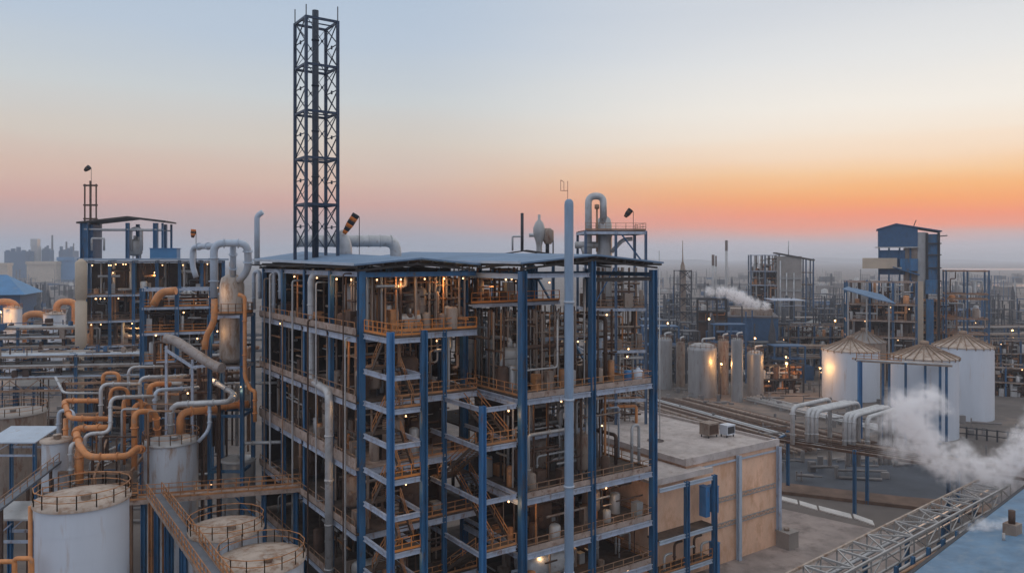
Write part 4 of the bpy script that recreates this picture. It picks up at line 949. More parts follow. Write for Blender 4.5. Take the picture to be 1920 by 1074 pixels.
rack('rear pipe rack with two tiers just behind the zigzag braced one', -124, 158, R(8), 58, 7, [16.0, 18.0, 20.0, 22], 13, BLUE, 4, 'pipe racks on the left', 15)
# things at the far left
t = thing('warehouse', 'far left warehouse with a bright blue hipped roof and a dark open front', 'warehouse', (-203, 266, 0), R(20))
b = MB(); b.box(0, 0, 0, 26, 24, 24.2); b.build('wall', NAVY, t)
b = MB(); vs = [(-2, -2, 24), (28, -2, 24), (28, 26, 24), (-2, 26, 24), (8, 12, 31), (19, 12, 31)]; b.add(vs, [(0, 1, 5, 4), (1, 2, 5), (2, 3, 4, 5), (3, 0, 4), (0, 3, 2, 1)]); b.build('roof', ROOFBR, t)
for k, (u, w_, v0, v1, lb_) in enumerate(((24, 30, 577, 618, 'left of two white tanks below the blue roofed warehouse'), (102, 36, 588, 622, 'right of two white tanks below the blue roofed warehouse'))):
    p = W(u, v0, 215); tank(lb_, p.x, p.y, 0, w_ / 2 * 215 / F, p.z, WHITE, CREAM, .8, rail=True, railm=ORAN)
for k, (u, v, rr_, lb_) in enumerate(((62, 595, 3.0, 'orange pipe arch between the two far white tanks'), (120, 572, 2.2, 'orange pipe arch above the right far white tank'), (4, 572, 3.4, 'glowing orange pipe arch at the very left edge'))):
    b = MB(); p = W(u, v, 222 + 3 * k); b.tube([(p.x - rr_, p.y, 0), (p.x - rr_, p.y, p.z + 1), (p.x + rr_, p.y + 2, p.z + 1), (p.x + rr_, p.y + 2, 0)], 1.0, 10, rr_); tag(b.build('pipe_arch', ORAN), lb_, 'pipe')
def floodlight(label, u, v, Y, power, r=.3, pole=True):
    r *= .75
    p = W(u, v, Y); t = thing('floodlight', label, 'floodlight', (p.x, p.y, 0))
    b = MB(); b.tube([(0, .25, 0), (0, .25, p.z + .2)], .1, 8); b.build('pole', DARK, t)
    b = MB(); b.box(-.35, .05, p.z - .1, .35, .3, p.z + .3); b.build('housing', DARK, t)
    b = MB(); b.ball((0, 0, 0), r, 8); h = b.build('lamp_glass', LAMPF, t, (0, -.3, p.z))
    if power:
        ld = bpy.data.lights.new('flood_light', 'POINT'); ld.energy = power; ld.color = (1, .48, .14); ld.shadow_soft_size = .4
        lo = bpy.data.objects.new('flood_light', ld); C.objects.link(lo); lo.parent = h; lo.location = (0, -.7, 0)
floodlight('lit floodlight at the very left edge beside the glowing orange arch', 2, 585, 210, 2500)
floodlight('lit floodlight between the widest silo and the brown silo', 1352, 682, 200, 1000)
floodlight('lit floodlight on a mast just above the dark grey right silo', 1415, 634, 205, 300)
floodlight('brightest lit floodlight in the dark yard between silos and white tanks', 1474, 681, 205, 900, .42)
floodlight('small upper floodlight close above the brightest yard light', 1473, 669, 210, 200, .3)
floodlight('floodlight shining on the left side of the lamplit white tank', 1537, 690, 200, 650, .24)
floodlight('dim floodlight far right beyond the tanks', 1897, 619, 235, 400, .3)
floodlight('lit floodlight in the low yard behind the silo row', 1329, 598, 250, 300, .4)
floodlight('lit floodlight left of the blue corner building', 1565, 601, 240, 300, .35)
floodlight('white floodlight just right of the corner column', 1252, 606, 230, 0, .4)

# right far: navy shed with smoke, twin frame building, blue tower block, blue frame
t = thing('navy_shed', 'low dark blue clad shed behind the silo row with smoke over its roof', 'shed', W(1310, 600, 266).xy[:] + (0,), R(-14))
b = MB(); b.box(0, 0, 0, 26.5, 20, 16.6); b.build('wall', NAVY, t); b = MB(); b.box(-.3, -.3, 16.6, 26.8, 20.3, 17.1); b.build('roof', mat('dusty_dark_roof', (.13, .12, .125), .9, var=.3), t)
b = MB(); b.box(11, 4, 17.1, 25, 12, 19.4); b.build('roof_hood', VESSB, t)
open_frame('dark_frame', 'small blackened steel frame block beside the smoke on the navy shed', 'steel frame', *W(1308, 600, 256).xy, R(-12), 9.5, 6, [8, 16, 19.5, 23.5], 3, 1, DARK, None, DARK, .5, 22, 8, [], None, beamm=DARK)
p = W(1408, 560, 380)
open_frame('frame_building', 'open left half of the distant twin frame building with dark top', 'frame building', p.x, p.y, R(-12), 13.5, 12, [8, 16, 24, 31, 39], 2, 1, mat('grey_blue_far_steel', (.10, .14, .2), .7), None, DECK, .7, 40, 9, [], RAILD)
t = thing('frame_building', 'solid beige right half of the distant twin frame building', 'frame building', W(1457, 560, 376).xy[:] + (0,), R(-14))
b = MB(); b.box(0, 0, 0, 11.5, 12, 38.2); b.build('wall', STONE, t); b = MB(); vs = [(-.8, -1, 40.2), (17.5, -1, 36.6), (17.5, 13, 36.6), (-.8, 13, 40.2)]; b.slab(vs, .6); b.build('roof', TRUSS, t)
for x in (13.5, 16.9):
    for y in (0, 11): b = MB(); b.hcol(x, y, 0, 37, .6, .1); b.build('column', NAVY, t)
for z in (10, 17, 24, 30): b = MB(); b.box(11.6, 0, z, 17, 11, z + .3); b.build('floor_deck', DECK, t); b = MB(); b.box(1.2, -.9, z - 3, 11, -.05, z - 2.7); b.rail([(1.2, -.85, z - 2.7), (11, -.85, z - 2.7)], 1.1, .1); b.build('balcony', VESS, t)
for x in (1.5, 4.4, 7.8): b = MB(); b.tube([(x, -.5, 0), (x, -.5, 36 - 6 * (x > 4))], .35, 8); b.build('pipe', GREY, t)
b = MB(); b.tube([(6, 6, 38.5), (6, 6, 46)], .25, 6); b.build('mast', GREY, t)
canopy('pale low annex block right below the distant twin frame building', 1452, 1512, 562, 330, 14, PALE, .3)
# blue tower block
bt = thing('tower_block', 'dark blue clad tower block on a stepped steel structure above the white tanks', 'tower block', W(1647, 600, 240).xy[:] + (0,), R(-25))
b = MB(); vs = [(0, 0, 40.7), (11, 0, 40.7), (11, 0, 46.5), (5, 0, 47.9), (0, 0, 46.3)]; vs += [(x, 14, z) for x, y, z in vs]
b.add(vs, [(0, 1, 2, 3, 4), (9, 8, 7, 6, 5), (0, 4, 9, 5), (1, 6, 7, 2), (0, 5, 6, 1)]); b.build('wall', NAVY, bt)
b = MB(); vs = [(-.5, -.5, 46.4), (5, -.5, 48.1), (17.6, -.5, 45.6), (-.5, 14.5, 46.4), (5, 14.5, 48.1), (17.6, 14.5, 45.6)]; vs += [(x, y, z - .3) for x, y, z in vs]
b.add(vs, [(0, 1, 4, 3), (1, 2, 5, 4), (6, 9, 10, 7), (7, 10, 11, 8), (0, 3, 9, 6), (2, 8, 11, 5), (0, 6, 7, 1), (1, 7, 8, 2)]); b.build('roof', NAVY, bt)
b = MB(); b.box(11, .6, 25, 13.4, 13, 45.2); b.build('wall', VESS, bt)
b = MB(); b.box(13.4, .3, 27, 16.6, 13, 44.6); b.build('stair_cladding', BLUE, bt)
for x in (13.5, 16.7): b = MB(); b.hcol(x, -.1, 0, 45, .7, .12); b.build('column', DARK, bt)
for z in (30, 34, 38, 41.5): b = MB(); b.box(13.2, -.7, z, 17.4, .2, z + .35); b.build('landing', DARK, bt)
b = MB(); b.box(-1, -1.1, 40.4, 11.6, 0, 40.7); b.build('ledge', VESS, bt)
b = MB(); b.box(.2, .4, 32, 7.5, 12, 39.7); b.build('wall', NAVY, bt)
b = MB(); b.box(7.5, .8, 25, 11, 12, 40.4); b.build('wall', VESSB, bt)
for x in (.2, 3, 6, 9): b = MB(); b.hcol(x, .3, 0, 40.4, .5, .1); b.build('column', BLUE, bt)
b = MB(); b.box(-4.6, -2, 33.9, 6.5, 8, 34.3); b.box(-4.6, -2, 34.3, 5.2, 7, 37.2); b.build('cream_storey', BEIGE, bt)
b = MB(); vs = [(4, -3, 34.6), (11.4, -3, 32.2), (11.4, 8, 32.2), (4, 8, 34.6)]; b.slab(vs, .4); b.box(6.0, -1.5, 33.2, 11, 0, 37); b.build('blue_canopy', BLUE, bt)
b = MB(); b.box(10.2, -2.6, 0, 12.4, -.8, 30); b.build('cream_shaft', BEIGE, bt)
b = MB(); b.box(13.2, -2.2, 0, 15.2, -.9, 24.6); b.build('blue_shaft', BLUE, bt)
b = MB(); b.box(13.0, -2.2, 26.2, 16.2, 0, 30.5); b.build('blue_panel', BLUE, bt)
b = MB(); b.tube([(10, 4, 47), (10.8, 4, 49.2)], .14, 6); b.tube([(17.3, 4, 44), (19.4, 4, 44.2)], .18, 6); b.build('mast', DARK, bt)
p = W(1588, 600, 232)
open_frame('steel_frame', 'cluttered stepped steel frame below the left side of the blue tower block', 'steel frame', p.x, p.y, R(-20), 19, 9, [9, 13.5, 18.5, 23.4, 30.2], 3, 1, BLUE, None, DECK, .6, 44, 13, [(3, 12.5), (8, 13), (14, 12.6), (5, 18), (17, 22), (12, 22.4)], RAILD, beamm=FASC)
t = thing('lean_roof', 'light blue sloping sheet roof jutting from the cluttered stepped steel frame', 'canopy', W(1583, 600, 223).xy[:] + (0,), R(-14))
b = MB(); b.slab([(-.5, 0, 28.2), (8.5, -1.5, 25.4), (13.5, -1.5, 24.2), (11.5, 6, 26.4), (2, 6, 28.6)], .25); b.build('roof', ROOFB, t)
for x, z in ((1, 27.4), (6, 25.8), (12, 24.2)): b = MB(); b.hcol(x, -.4, 0, z, .4, .08); b.build('post', VESS, t)
p = W(1774, 600, 240)
open_frame('steel_frame', 'tall open blue steel frame standing alone right of the tower block', 'steel frame', p.x, p.y, R(-24), 11.6, 8, [8, 13.6, 18.4, 24.6, 26.2, 33.4], 2, 1, BLUE, None, None, .45, 30, 17, [(4, 12), (8, 17)], None, back=False, beamm=RAILD)
p = W(1722, 600, 250)
open_frame('steel_frame', 'rusty low steel frame linking the tower block and the open blue frame', 'steel frame', p.x, p.y, R(-22), 11, 8, [8, 13, 18.5, 23.5], 2, 1, RAILD, None, DECK, .5, 26, 19, [(3, 12)], RAIL, beamm=RAIL)
# far thin towers and chimneys on the right
t = thing('lattice_mast', 'dark lattice process tower with a thin spike in the hazy middle distance', 'lattice tower', W(1275, 600, 330).xy[:] + (0,), R(15))
for x in (0, 5.5):
    for y in (0, 5.5): b = MB(); b.bar((x, y, 0), (x, y, 32), .35); b.build('leg', DARK, t)
b = MB()
for z in (4, 10, 16, 22, 28): [b.bar(p, q, .25) for p, q in (((0, 0, z), (5.5, 0, z + 4)), ((5.5, 0, z), (5.5, 5.5, z + 4)), ((5.5, 0, z), (0, 0, z + 4)))]; b.box(-.2, -.2, z + 3.6, 5.7, 5.7, z + 3.9)
b.build('diagonal_brace', DARK, t); b = MB(); b.lathe([(1.3, 0), (1.3, 30), (.9, 34), (.3, 36), (.12, 45), (0, 45)], 12, 2.7, 2.7, 0); b.build('column_vessel', VESSB, t)
for k, (u, v, w_, Y, lb_) in enumerate(((1337, 478, 5, 640, 'left short pale chimney of the hazy plant beyond the frames'), (1342.5, 480, 3, 650, 'thin chimney close beside the left pale one in the haze'), (1362, 451, 5, 660, 'taller dark topped chimney standing alone in the haze'))):
    p = W(u, v, Y); t = thing('chimney', lb_, 'chimney', (p.x, p.y, 0)); r_ = w_ / 2 * Y / F
    b = MB(); b.lathe([(r_ * 1.3, 0), (r_, p.z * .5), (r_ * .9, p.z), (0, p.z)], 12); b.build('shaft', VESS, t); b = MB(); b.lathe([(r_ * 1.05, p.z - 9), (r_ * 1.05, p.z + .2), (0, p.z + .2)], 12); b.build('cap_band', BROWN, t)
# process tower with hooped pipe behind the right roof
pt = thing('process_tower', 'grey process tower with a tall hooped pipe rising behind the right roof', 'process tower', W(1133, 600, 112).xy[:] + (0,))
b = MB(); b.lathe([(0, 0), (1.15, 0), (1.15, 42.0), (.9, 42.9), (.4, 43.3), (.4, 44.6), (0, 44.7)], 22); b.build('shell', VESS, pt)
b = MB(); b.tube([(-2.4, -.6, 36), (-2.4, -.6, 46.2), (-.2, -.6, 46.2), (-.2, -.6, 42)], .52, 14, 1.4); b.build('hooped_pipe', GREY, pt)
b = MB(); b.tube([(-1.2, -1, 38), (-1.2, -1, 44.6)], .14, 8); b.lathe([(0, 44.2), (.35, 44.3), (.35, 44.9), (0, 45)], 8, -1.2, -1, 0); b.build('valve_rod', RAILD, pt)
b = MB(); b.tube([(-4.4, -.8, 39.0), (-1, -.8, 39.0)], .5, 12); b.tube([(-3.3, -.8, 39), (-2.8, -.8, 37.2)], .4, 10); b.build('cross_vessel', VESS, pt)
b = MB(); b.tube([(1, -.6, 38), (2.6, -1, 39.8), (4, -1, 39.9)], .3, 10, .8); b.build('branch_pipe', GREY, pt)
pf = open_frame('steel_frame', 'grey blue steel frame with a railed top platform right of the hooped process tower', 'steel frame', *W(1098, 600, 108).xy, R(6), 8.8, 6, [9, 17, 24, 30, 41.0], 2, 1, mat('dull_blue_grey_steel', (.09, .14, .22), .6, var=.25), None, None, .34, 24, 23, [(3, 29), (6, 23)], RAILD, back=False)
tangle(pf, [(.3, 8.5, .2, 5.6, a, c - .3) for a, c in ((9, 17), (17, 24), (24, 30), (30, 36))], 61, (('thin_pipework', VESSB, 110), ('rusty_pipework', BROWN, 120), ('pale_pipework', VESS, 60)), 1.3)
b = MB(); b.rail([(0, 0, 41.1), (8.8, 0, 41.1), (8.8, 6, 41.1)], 1.0, .06, 1.5); b.build('railing', RAILD, pf); b = MB(); b.bar((5.0, 0, 40.8), (8.7, 0, 36), .2); b.bar((4.4, 0, 36), (1, 0, 30), .16); b.build('brace', NAVY, pf)
b = MB(); b.box(0, 0, 40.95, 8.8, 6, 41.08); b.build('grating', BROWN, pf)
b = MB(); b.tube([W(1238, 560, 100).xy[:] + (0,), W(1236, 470, 100)], .07, 6); tag(b.build('antenna_mast', GREY), 'thin pale antenna mast beyond the right corner column', 'mast')
rv = thing('rear_roof', 'dark low pitched roof behind the main roofs with vessels on it', 'shed', W(928, 480, 118).xy[:] + (0,), R(4))
b = MB(); b.slab([(-.3, 0, 37.6), (5, 0, 38.4), (5, 8, 38.4), (-.3, 8, 37.6)], .2); b.slab([(5, 0, 38.4), (10.5, 0, 37.6), (10.5, 8, 37.6), (5, 8, 38.4)], .2); b.build('roof', TRUSS, rv)
for x in (0, 5, 10): b = MB(); b.hcol(x, 7, 0, 37.4, .5, .1); b.build('column', BLUE, rv)
b = MB(); p = W(979, 470, 117); b.tube([p, p + Vector((0, 0, 5.8))], .24, 8); tag(b.build('vent_pipe', DARK), 'thin black upright vent pipe behind the roof left of the pale vessel', 'vent pipe')
b = MB(); p = W(961, 470, 117); b.tube([p, p + Vector((0, 0, 2.2)), p + Vector((1.5, 0, 2.2)), p + Vector((1.5, 0, 0))], .15, 8, .2); tag(b.build('hoop_pipe', GREY), 'small square pipe hoop beside the thin black vent pipe', 'pipe')
cy = thing('cyclone', 'grey cyclone vessel with side arms behind the roof left of the vent stack', 'cyclone', W(1011, 470, 119).xy[:] + (37.8,))
b = MB(); b.lathe([(.45, 0), (.45, 1.2), (.6, 2.0), (.95, 3.0), (.95, 4.0), (.6, 4.9), (.22, 5.3), (.22, 6.1), (0, 6.1)], 16); b.build('shell', VESS, cy)
b = MB(); b.lathe([(.5, 1.5), (.9, 2.2), (.9, 3.6), (.4, 4.0), (0, 4.0)], 12, 1.4, .3, 0); b.build('side_vessel', VESSB, cy); b = MB(); b.tube([(-1.6, 0, 2.9), (0, 0, 2.9)], .3, 8); b.build('side_arm', GREY, cy)
b = MB(); b.tube([(2.2, .3, 0), (2.2, .3, 3.2)], .12, 6); b.tube([(1.3, .3, 0), (1.3, .3, 1.6)], .3, 8); b.build('leg_frame', DARK, cy)

# ================================================================== RIGHT FOREGROUND
# kerb slabs and bank beside the yard
for k, (u0, v0, u1, v1) in enumerate(((1452, 935, 1496, 946), (1500, 947, 1533, 957), (1537, 957, 1598, 973), (1602, 972, 1640, 986))):
    Y0_, Y1_ = HC * F / (v0 - HV), HC * F / (v1 - HV); p, q = W(u0, v0, Y0_), W(u1, v1, Y1_)
    b = MB(); b.slab([(p.x, p.y, .16), (q.x, q.y, .16), (q.x + .6, q.y + 1.9, .16), (p.x + .6, p.y + 1.9, .16)], .2)
    tag(b.build('kerb_slab', KERB), kind='structure'); 
b = MB(); b.slab([(38, 121, .5), (60, 111.5, .5), (94, 101, .5), (96, 106, .5), (60, 116.5, .5), (39, 126, .5)], .7)
tag(b.build('earth_bank', mat('brown_earth_bank', (.16, .10, .07), 1, var=.4, scale=.3, bump=.5)), kind='structure')
rk = rack('pipe rack on slim blue posts crossing the yard behind the tan annex', 40.5, 117.5, math.atan2(-8.2, 9.6), 36, 6.2, [8.9], 6, BLUE, 31, None, 12, (VESSB, BROWN, BROWN, VESSB), False, (.1, .2), BROWN)
G = 'upright pale pipe loops above the yard rack'
for k, (u, vb, v, ue, ve, lb_) in enumerate(((1486, 832, 763, 1556, 747, 'single pale pipe loop at the left end of the row over the yard rack'), (1514, 828, 769, 1590, 752, 'left pipe loop of the first close trio over the yard rack'), (1522, 828, 770, 1600, 753, 'middle pipe loop of the first close trio over the yard rack'), (1530, 828, 771, 1610, 754, 'right pipe loop of the first close trio over the yard rack'),
        (1584, 842, 778, 1650, 760, 'left pipe loop of the second close trio near the steam'), (1592, 842, 779, 1660, 761, 'middle pipe loop of the second close trio near the steam'), (1600, 842, 780, 1668, 762, 'right pipe loop of the second close trio near the steam'), (1626, 842, 783, 1680, 766, 'last pale pipe loop at the edge of the steam'))):
    p = W(u, vb, 114); q = W(u, v, 114); Ye = (HC - q.z) * F / (ve - HV); e = W(ue, ve, Ye)
    b = MB(); b.tube([p, q, e, (e.x, e.y, 4)], .34, 12, 1.2)
    for z in (.25, .8): c = p.lerp(q, z); b.tube([c, c + Vector((0, 0, .12))], .42, 12)
    tag(b.build('pipe_loop', GREY), lb_, 'pipe', G)
G = 'long pipes lying side by side between silos and yard'
gp = random.Random(8)
for k in range(27):
    r_ = gp.uniform(.18, .42); o = (k - 5) * 1.15
    b = MB(); p, q = Vector((25 + o * .92, 194 + o * .05, r_ + .7)), Vector((50 + o * .9, 140 + o * .35, r_ + .7))
    b.tube([p, q], r_, 8)
    for i in range(9): c = p.lerp(q, (i + .5) / 9); b.box(c.x - .3, c.y - .15, 0, c.x + .3, c.y + .15, .75)
    tag(b.build('ground_pipe', gp.choice((GREY, VESSB, VESSB, BROWN, BROWN))), 'long low pipe on sleepers in the bundle beside the silo row', 'pipe', G)
for k in range(5):
    r_ = gp.uniform(.2, .35); b = MB(); o = k * 1.2
    b.tube([(60 + o, 196 + k, r_ + .6), (82 + o * .6, 150, r_ + .6)], r_, 8)
    for i in range(6): c = Vector((60 + o, 196 + k, .6)).lerp(Vector((82 + o * .6, 150, .6)), (i + .5) / 6); b.box(c.x - .3, c.y - .15, 0, c.x + .3, c.y + .15, .65)
    tag(b.build('ground_pipe', gp.choice((GREY, VESS))), 'low pipe on sleepers leading toward the white tanks', 'pipe', 'low pipes leading to the white tanks')
pf2 = thing('pipe_bridge', 'blue posted pipe bridge standing before the middle white tank', 'pipe bridge', (0, 0, 0))
for u, v0 in ((1611, 677), (1618, 677), (1660, 678), (1672, 679), (1698, 680), (1745, 683), (1768, 684), (1780, 685)):
    p = W(u, v0, 150); b = MB(); b.hcol(p.x, p.y + (u % 3), 0, p.z, .5 if u < 1620 else .36, .09); b.build('post', BLUE2 if u < 1620 else BLUE, pf2)
p, q = W(1606, 676, 150.5), W(1785, 686, 150.5)
for k in range(4): b = MB(); o = Vector((0, k * .6, .2)); b.tube([p + o, q + o], .2, 8); b.build('pipe', (GREY, BROWN, VESS, RAILD)[k], pf2)
b = MB(); b.bar(p, q, .3, .4); b.build('side_beam', VESSB, pf2); b = MB(); b.rail([p + Vector((0, 0, .3)), W(1690, 680, 150.5) + Vector((0, 0, .3))], 1.3, .12, 1.6); b.build('railing', RAIL, pf2)
# fence right of the steam
t = thing('fence', 'low dark rail fence on the bare ground right of the tall white tank', 'fence', (0, 0, 0))
p, q = W(1775, 812, 0), W(1930, 830, 0); p = Vector((815 / F * 158, 158, .0)); q = Vector((970 / F * 150, 150, 0))
for k in range(9): e = p.lerp(q, k / 8); b = MB(); b.box(e.x - .12, e.y - .12, 0, e.x + .12, e.y + .12, 2.4); b.build('post', DARK, t)
b = MB(); [b.bar(p + Vector((0, 0, z)), q + Vector((0, 0, z)), .12, .2) for z in (1, 2.2)]; b.build('rail', DARK, t)
# truss conveyor bridge
tb = thing('truss_bridge', 'long pale steel truss bridge running diagonally up beside the blue roof', 'truss bridge', (26, 70, 0), math.atan2(.637, .771))
Ln, Wd = 46, -3.4; zb, zt = 6.4, 8.2
for (y, z, mm) in ((0, zt, CREAM), (Wd, zt, VESS), (0, zb, VESS), (Wd, zb, VESS)):
    b = MB(); b.bar((-14, y, z), (Ln, y, z), .2, .24); b.build('chord', mm, tb)
nb = 19; dx = (Ln + 14) / nb
b = MB(); c = MB()
for i in range(nb + 1):
    x = -14 + dx * i
    b.bar((x, 0, zt), (x, Wd, zt), .2, .2); b.bar((x, 0, zb), (x, 0, zt), .12); b.bar((x, Wd, zb), (x, Wd, zt), .12)
    if i < nb:
        b.bar((x, 0 if i % 2 else Wd, zt), (x + dx, Wd if i % 2 else 0, zt), .13)
        b.bar((x, 0, zb if i % 2 else zt), (x + dx, 0, zt if i % 2 else zb), .1); b.bar((x, Wd, zb if i % 2 else zt), (x + dx, Wd, zt if i % 2 else zb), .1)
b.build('lattice', VESS, tb)
for k in range(3): c = MB(); c.tube([(-14, -.8 - k * .8, zb + .35), (Ln, -.8 - k * .8, zb + .35)], .2 - .04 * k, 8); c.build('pipe', (GREY, BROWN, VESS)[k], tb)
for x in (-6, 4, 14, 24, 34, 44):
    for y in (0, Wd): b = MB(); b.hcol(x, y, 0, zb, .4, .08); b.build('post', BLUE, tb)
t2 = thing('pipe_rack', 'narrow pipe rack with short blue posts squeezed between truss bridge and blue roof', 'pipe rack', (26 + .637 * 5.6, 70 - .771 * 5.6, 0), math.atan2(.637, .771))
for i in range(15): x = -6 + 3.6 * i; b = MB(); b.hcol(x, 0, 0, 8.2, .34, .07); b.build('post', BLUE, t2)
for k in range(3): b = MB(); b.tube([(-8, .3 - .5 * k, 7.4), (Ln, .3 - .5 * k, 7.4)], .16, 8); b.build('pipe', (VESS, RAILD, GREY)[k], t2)
# blue roof, lower right corner
rf = thing('blue_roofed_hall', 'hall with a wide light blue sheet roof in the lower right corner', 'hall', (36.9, 68.6, 0), math.atan2(23.4, 25.1))
b = MB(); b.box(-11.5, -19, 0, 37.5, -.4, 8.7); b.build('wall', BEIGE, rf)
b = MB(); vs = [(-12, 0, 9), (38, 0, 9), (38, -10, 10.2), (-12, -10, 10.2), (38, -20, 9), (-12, -20, 9)]; vs += [(x, y, z - .2) for x, y, z in vs]
b.add(vs, [(0, 3, 2, 1), (3, 5, 4, 2), (6, 7, 8, 9), (9, 8, 10, 11), (0, 1, 7, 6), (4, 5, 11, 10), (0, 6, 9, 3), (3, 9, 11, 5), (1, 2, 8, 7), (2, 4, 10, 8)]); b.build('roof', mat('weathered_light_blue_roof_sheet', (.12, .215, .32), .65, var=.3, scale=.35, rust=.3, rcol=(.19, .26, .33), corr=('X', 1.3)), rf)
b = MB(); b.bar((-12, .15, 8.9), (38, .15, 8.9), .35, .3); b.build('gutter', DARK, rf); b = MB(); b.bar((16, 0, 9.06), (16, -20, 10.3), .3, .1); b.build('seam_flashing', NAVY, rf)
cp = thing('roof_vent', 'rusty brown steaming vent block on the light blue roof', 'roof vent', W(1898, 1012, 76).xy[:] + (9.2,), .6)
b = MB(); b.box(-.7, -.6, -.4, .7, .6, 1.3); b.build('base_box', VESSB, cp); b = MB(); b.tube([(-.1, 0, 1.3), (-.1, 0, 2.6)], .32, 10); b.build('vent_tube', BROWN, cp); b = MB(); b.tube([(-2.6, -.3, -.1), (-2.6, -.3, .9)], .15, 8); b.build('small_tube', VESS, cp)
drum = thing('concrete_box', 'small grey box at the foot of the tan annex corner', 'box', L(42.9, 1.2, 0), RZ)
b = MB(); b.box(-1.2, -1, 0, .8, .9, 2.0); b.box(-1.3, -1.1, 2.0, .9, 1, 2.15); b.build('casing', STONE, drum); b = MB(); b.tube([(-.3, 0, 2.15), (-.3, 0, 2.5)], .35, 10); b.build('lid', VESSB, drum)

# ================================================================== FAR LEFT SKYLINE
G = 'hazy works on the far left skyline'
for k, (u0, u1, v, kind, lb_) in enumerate(((8, 48, 463, 0, 'broad hazy grey block at the left end of the far skyline'), (50, 58, 468, 0, 'narrow hazy block beside the broad one on the far skyline'), (58, 70, 448, 1, 'pale hazy twin tower with a flat head on the far skyline'), (78, 93, 460, 0, 'bluish hazy block left of the thin chimney on the far skyline'), (96.5, 99.5, 441, 2, 'thin hazy chimney, tallest of the far skyline'),
        (110, 136, 462, 0, 'hazy stepped block right of the thin chimney on the far skyline'), (123, 126, 453, 2, 'short spike chimney above the hazy stepped block'), (137, 139, 456, 2, 'thin mast at the right end of the far skyline'), (50, 105, 490, 3, 'long pale low shed in front of the far skyline'), (108, 140, 482, 4, 'light blue low shed at the right of the far skyline'), (0, 14, 493, 3, 'small pale shed at the left edge under the far skyline'))):
    Y = 1450 - (350 if kind > 2 else 0) + 13 * k; p, q = W(u0, v, Y), W(u1, v, Y); w = q.x - p.x
    t = thing('far_tower' if kind < 3 else 'far_shed', lb_, 'industrial tower' if kind < 3 else 'shed', ((p.x + q.x) / 2, Y, 0), 0, G)
    if kind == 2: b = MB(); b.lathe([(w * .8, 0), (w * .5, p.z), (0, p.z)], 10); b.build('shaft', DARK, t); continue
    b = MB(); b.box(-w / 2, 0, 0, w / 2, w * .6 + 5, p.z * (.86 if kind != 1 else .8)); b.build('wall', (NAVY, VESS, DARK, BEIGE, ROOFBR)[kind] if kind else NAVY, t)
    b = MB()
    if kind == 0:
        for i in range(4): x = -w / 2 + w * (i + .1) / 4; b.box(x, 2, p.z * .86, x + w * .16, 6, p.z * (.9 + .1 * ((i * 7 + k) % 3) / 2))
    elif kind == 1: b.box(-w * .55, -1, p.z * .8, w * .55, w * .7, p.z)
    else: b.box(-w * .52, -2, p.z * .86, w * .52, w * .6 + 7, p.z)
    b.build('roof', NAVY if kind == 0 else VESS if kind == 1 else BEIGE if kind == 3 else ROOFBR, t)

# ================================================================== UNCOUNTABLE FAR PLANT
fr_ = random.Random(77)
def far(name, m, n, kinds, seed):
    rr = random.Random(seed); b = MB()
    for _ in range(n):
        side = rr.random()
        Y = 225 * math.exp(rr.random() ** 1.25 * 1.9)
        x = Y * (rr.uniform(.16, .80) if side < .68 else rr.uniform(-.80, -.42))
        if side < .68 and Y < 300 and x / Y > .36: Y += 90; x *= 1.3
        k = rr.choice(kinds); s = rr.uniform(.7, 1.4)
        if k == 'box': w, d, h = rr.uniform(4, 20) * s, rr.uniform(4, 14), rr.uniform(2.5, 8) * s; b.box(x, Y, 0, x + w, Y + d, h)
        elif k == 'tank': b.lathe([(3 * s, 0), (3 * s, 7 * s), (0, 8.2 * s)], 12, x, Y, 0)
        elif k == 'pole': b.bar((x, Y, 0), (x, Y, rr.uniform(9, 24)), .35)
        elif k == 'col': b.lathe([(1.0 * s, 0), (1.0 * s, rr.uniform(9, 20)), (0, 20)], 8, x, Y, 0)
        elif k == 'pipe':
            z = rr.uniform(1.5, 8); ln = rr.uniform(15, 50)
            for j in range(4): b.bar((x, Y + j * 1.2, z), (x + ln, Y + j * 1.2 + ln * .1, z), .5)
            for j in range(5): b.bar((x + ln * j / 4, Y, 0), (x + ln * j / 4, Y + ln * .025 * j, z), .4)
        elif k == 'frame':
            w, h = rr.uniform(6, 12), rr.uniform(8, 17)
            for i in range(3):
                for j in range(2): b.bar((x + w * i / 2, Y + j * 6, 0), (x + w * i / 2, Y + j * 6, h), .45)
            for z in (h * .33, h * .66, h): b.box(x, Y, z - .3, x + w, Y + 6, z)
    tag(b.build(name, m), kind='stuff')
open_frame('steel_frame', 'low dark cluttered steel frame in the lamplit yard between silos and white tanks', 'steel frame', 68.5, 208, R(5), 12, 9, [4, 8], 3, 1, DARK, None, DARK, .4, 30, 41, [(2, 3.4), (7, 7.4)], None, beamm=DARK)
open_frame('steel_frame', 'long dark pipe filled frame behind the yard lights right of the navy shed', 'steel frame', 88, 262, R(3), 34, 8, [5, 10, 14], 6, 1, NAVY, None, DARK, .5, 50, 43, [(6, 9), (20, 4.4), (28, 9.2)], None, beamm=VESSB)
open_frame('steel_frame', 'dark equipment frame on the tan ground right of the tallest white tank', 'steel frame', 128, 206, R(-25), 16, 8, [4, 8], 3, 1, BLUE, None, DARK, .4, 40, 47, [(2, 3.4), (9, 7.4)], None, beamm=VESSB)
open_frame('steel_frame', 'long low pipe frame at the far right behind the white tanks', 'steel frame', 146, 258, R(-2), 40, 8, [5, 9.5], 6, 1, NAVY, None, DARK, .5, 50, 44, [(6, 4), (20, 8), (32, 4.2)], None, beamm=VESSB)
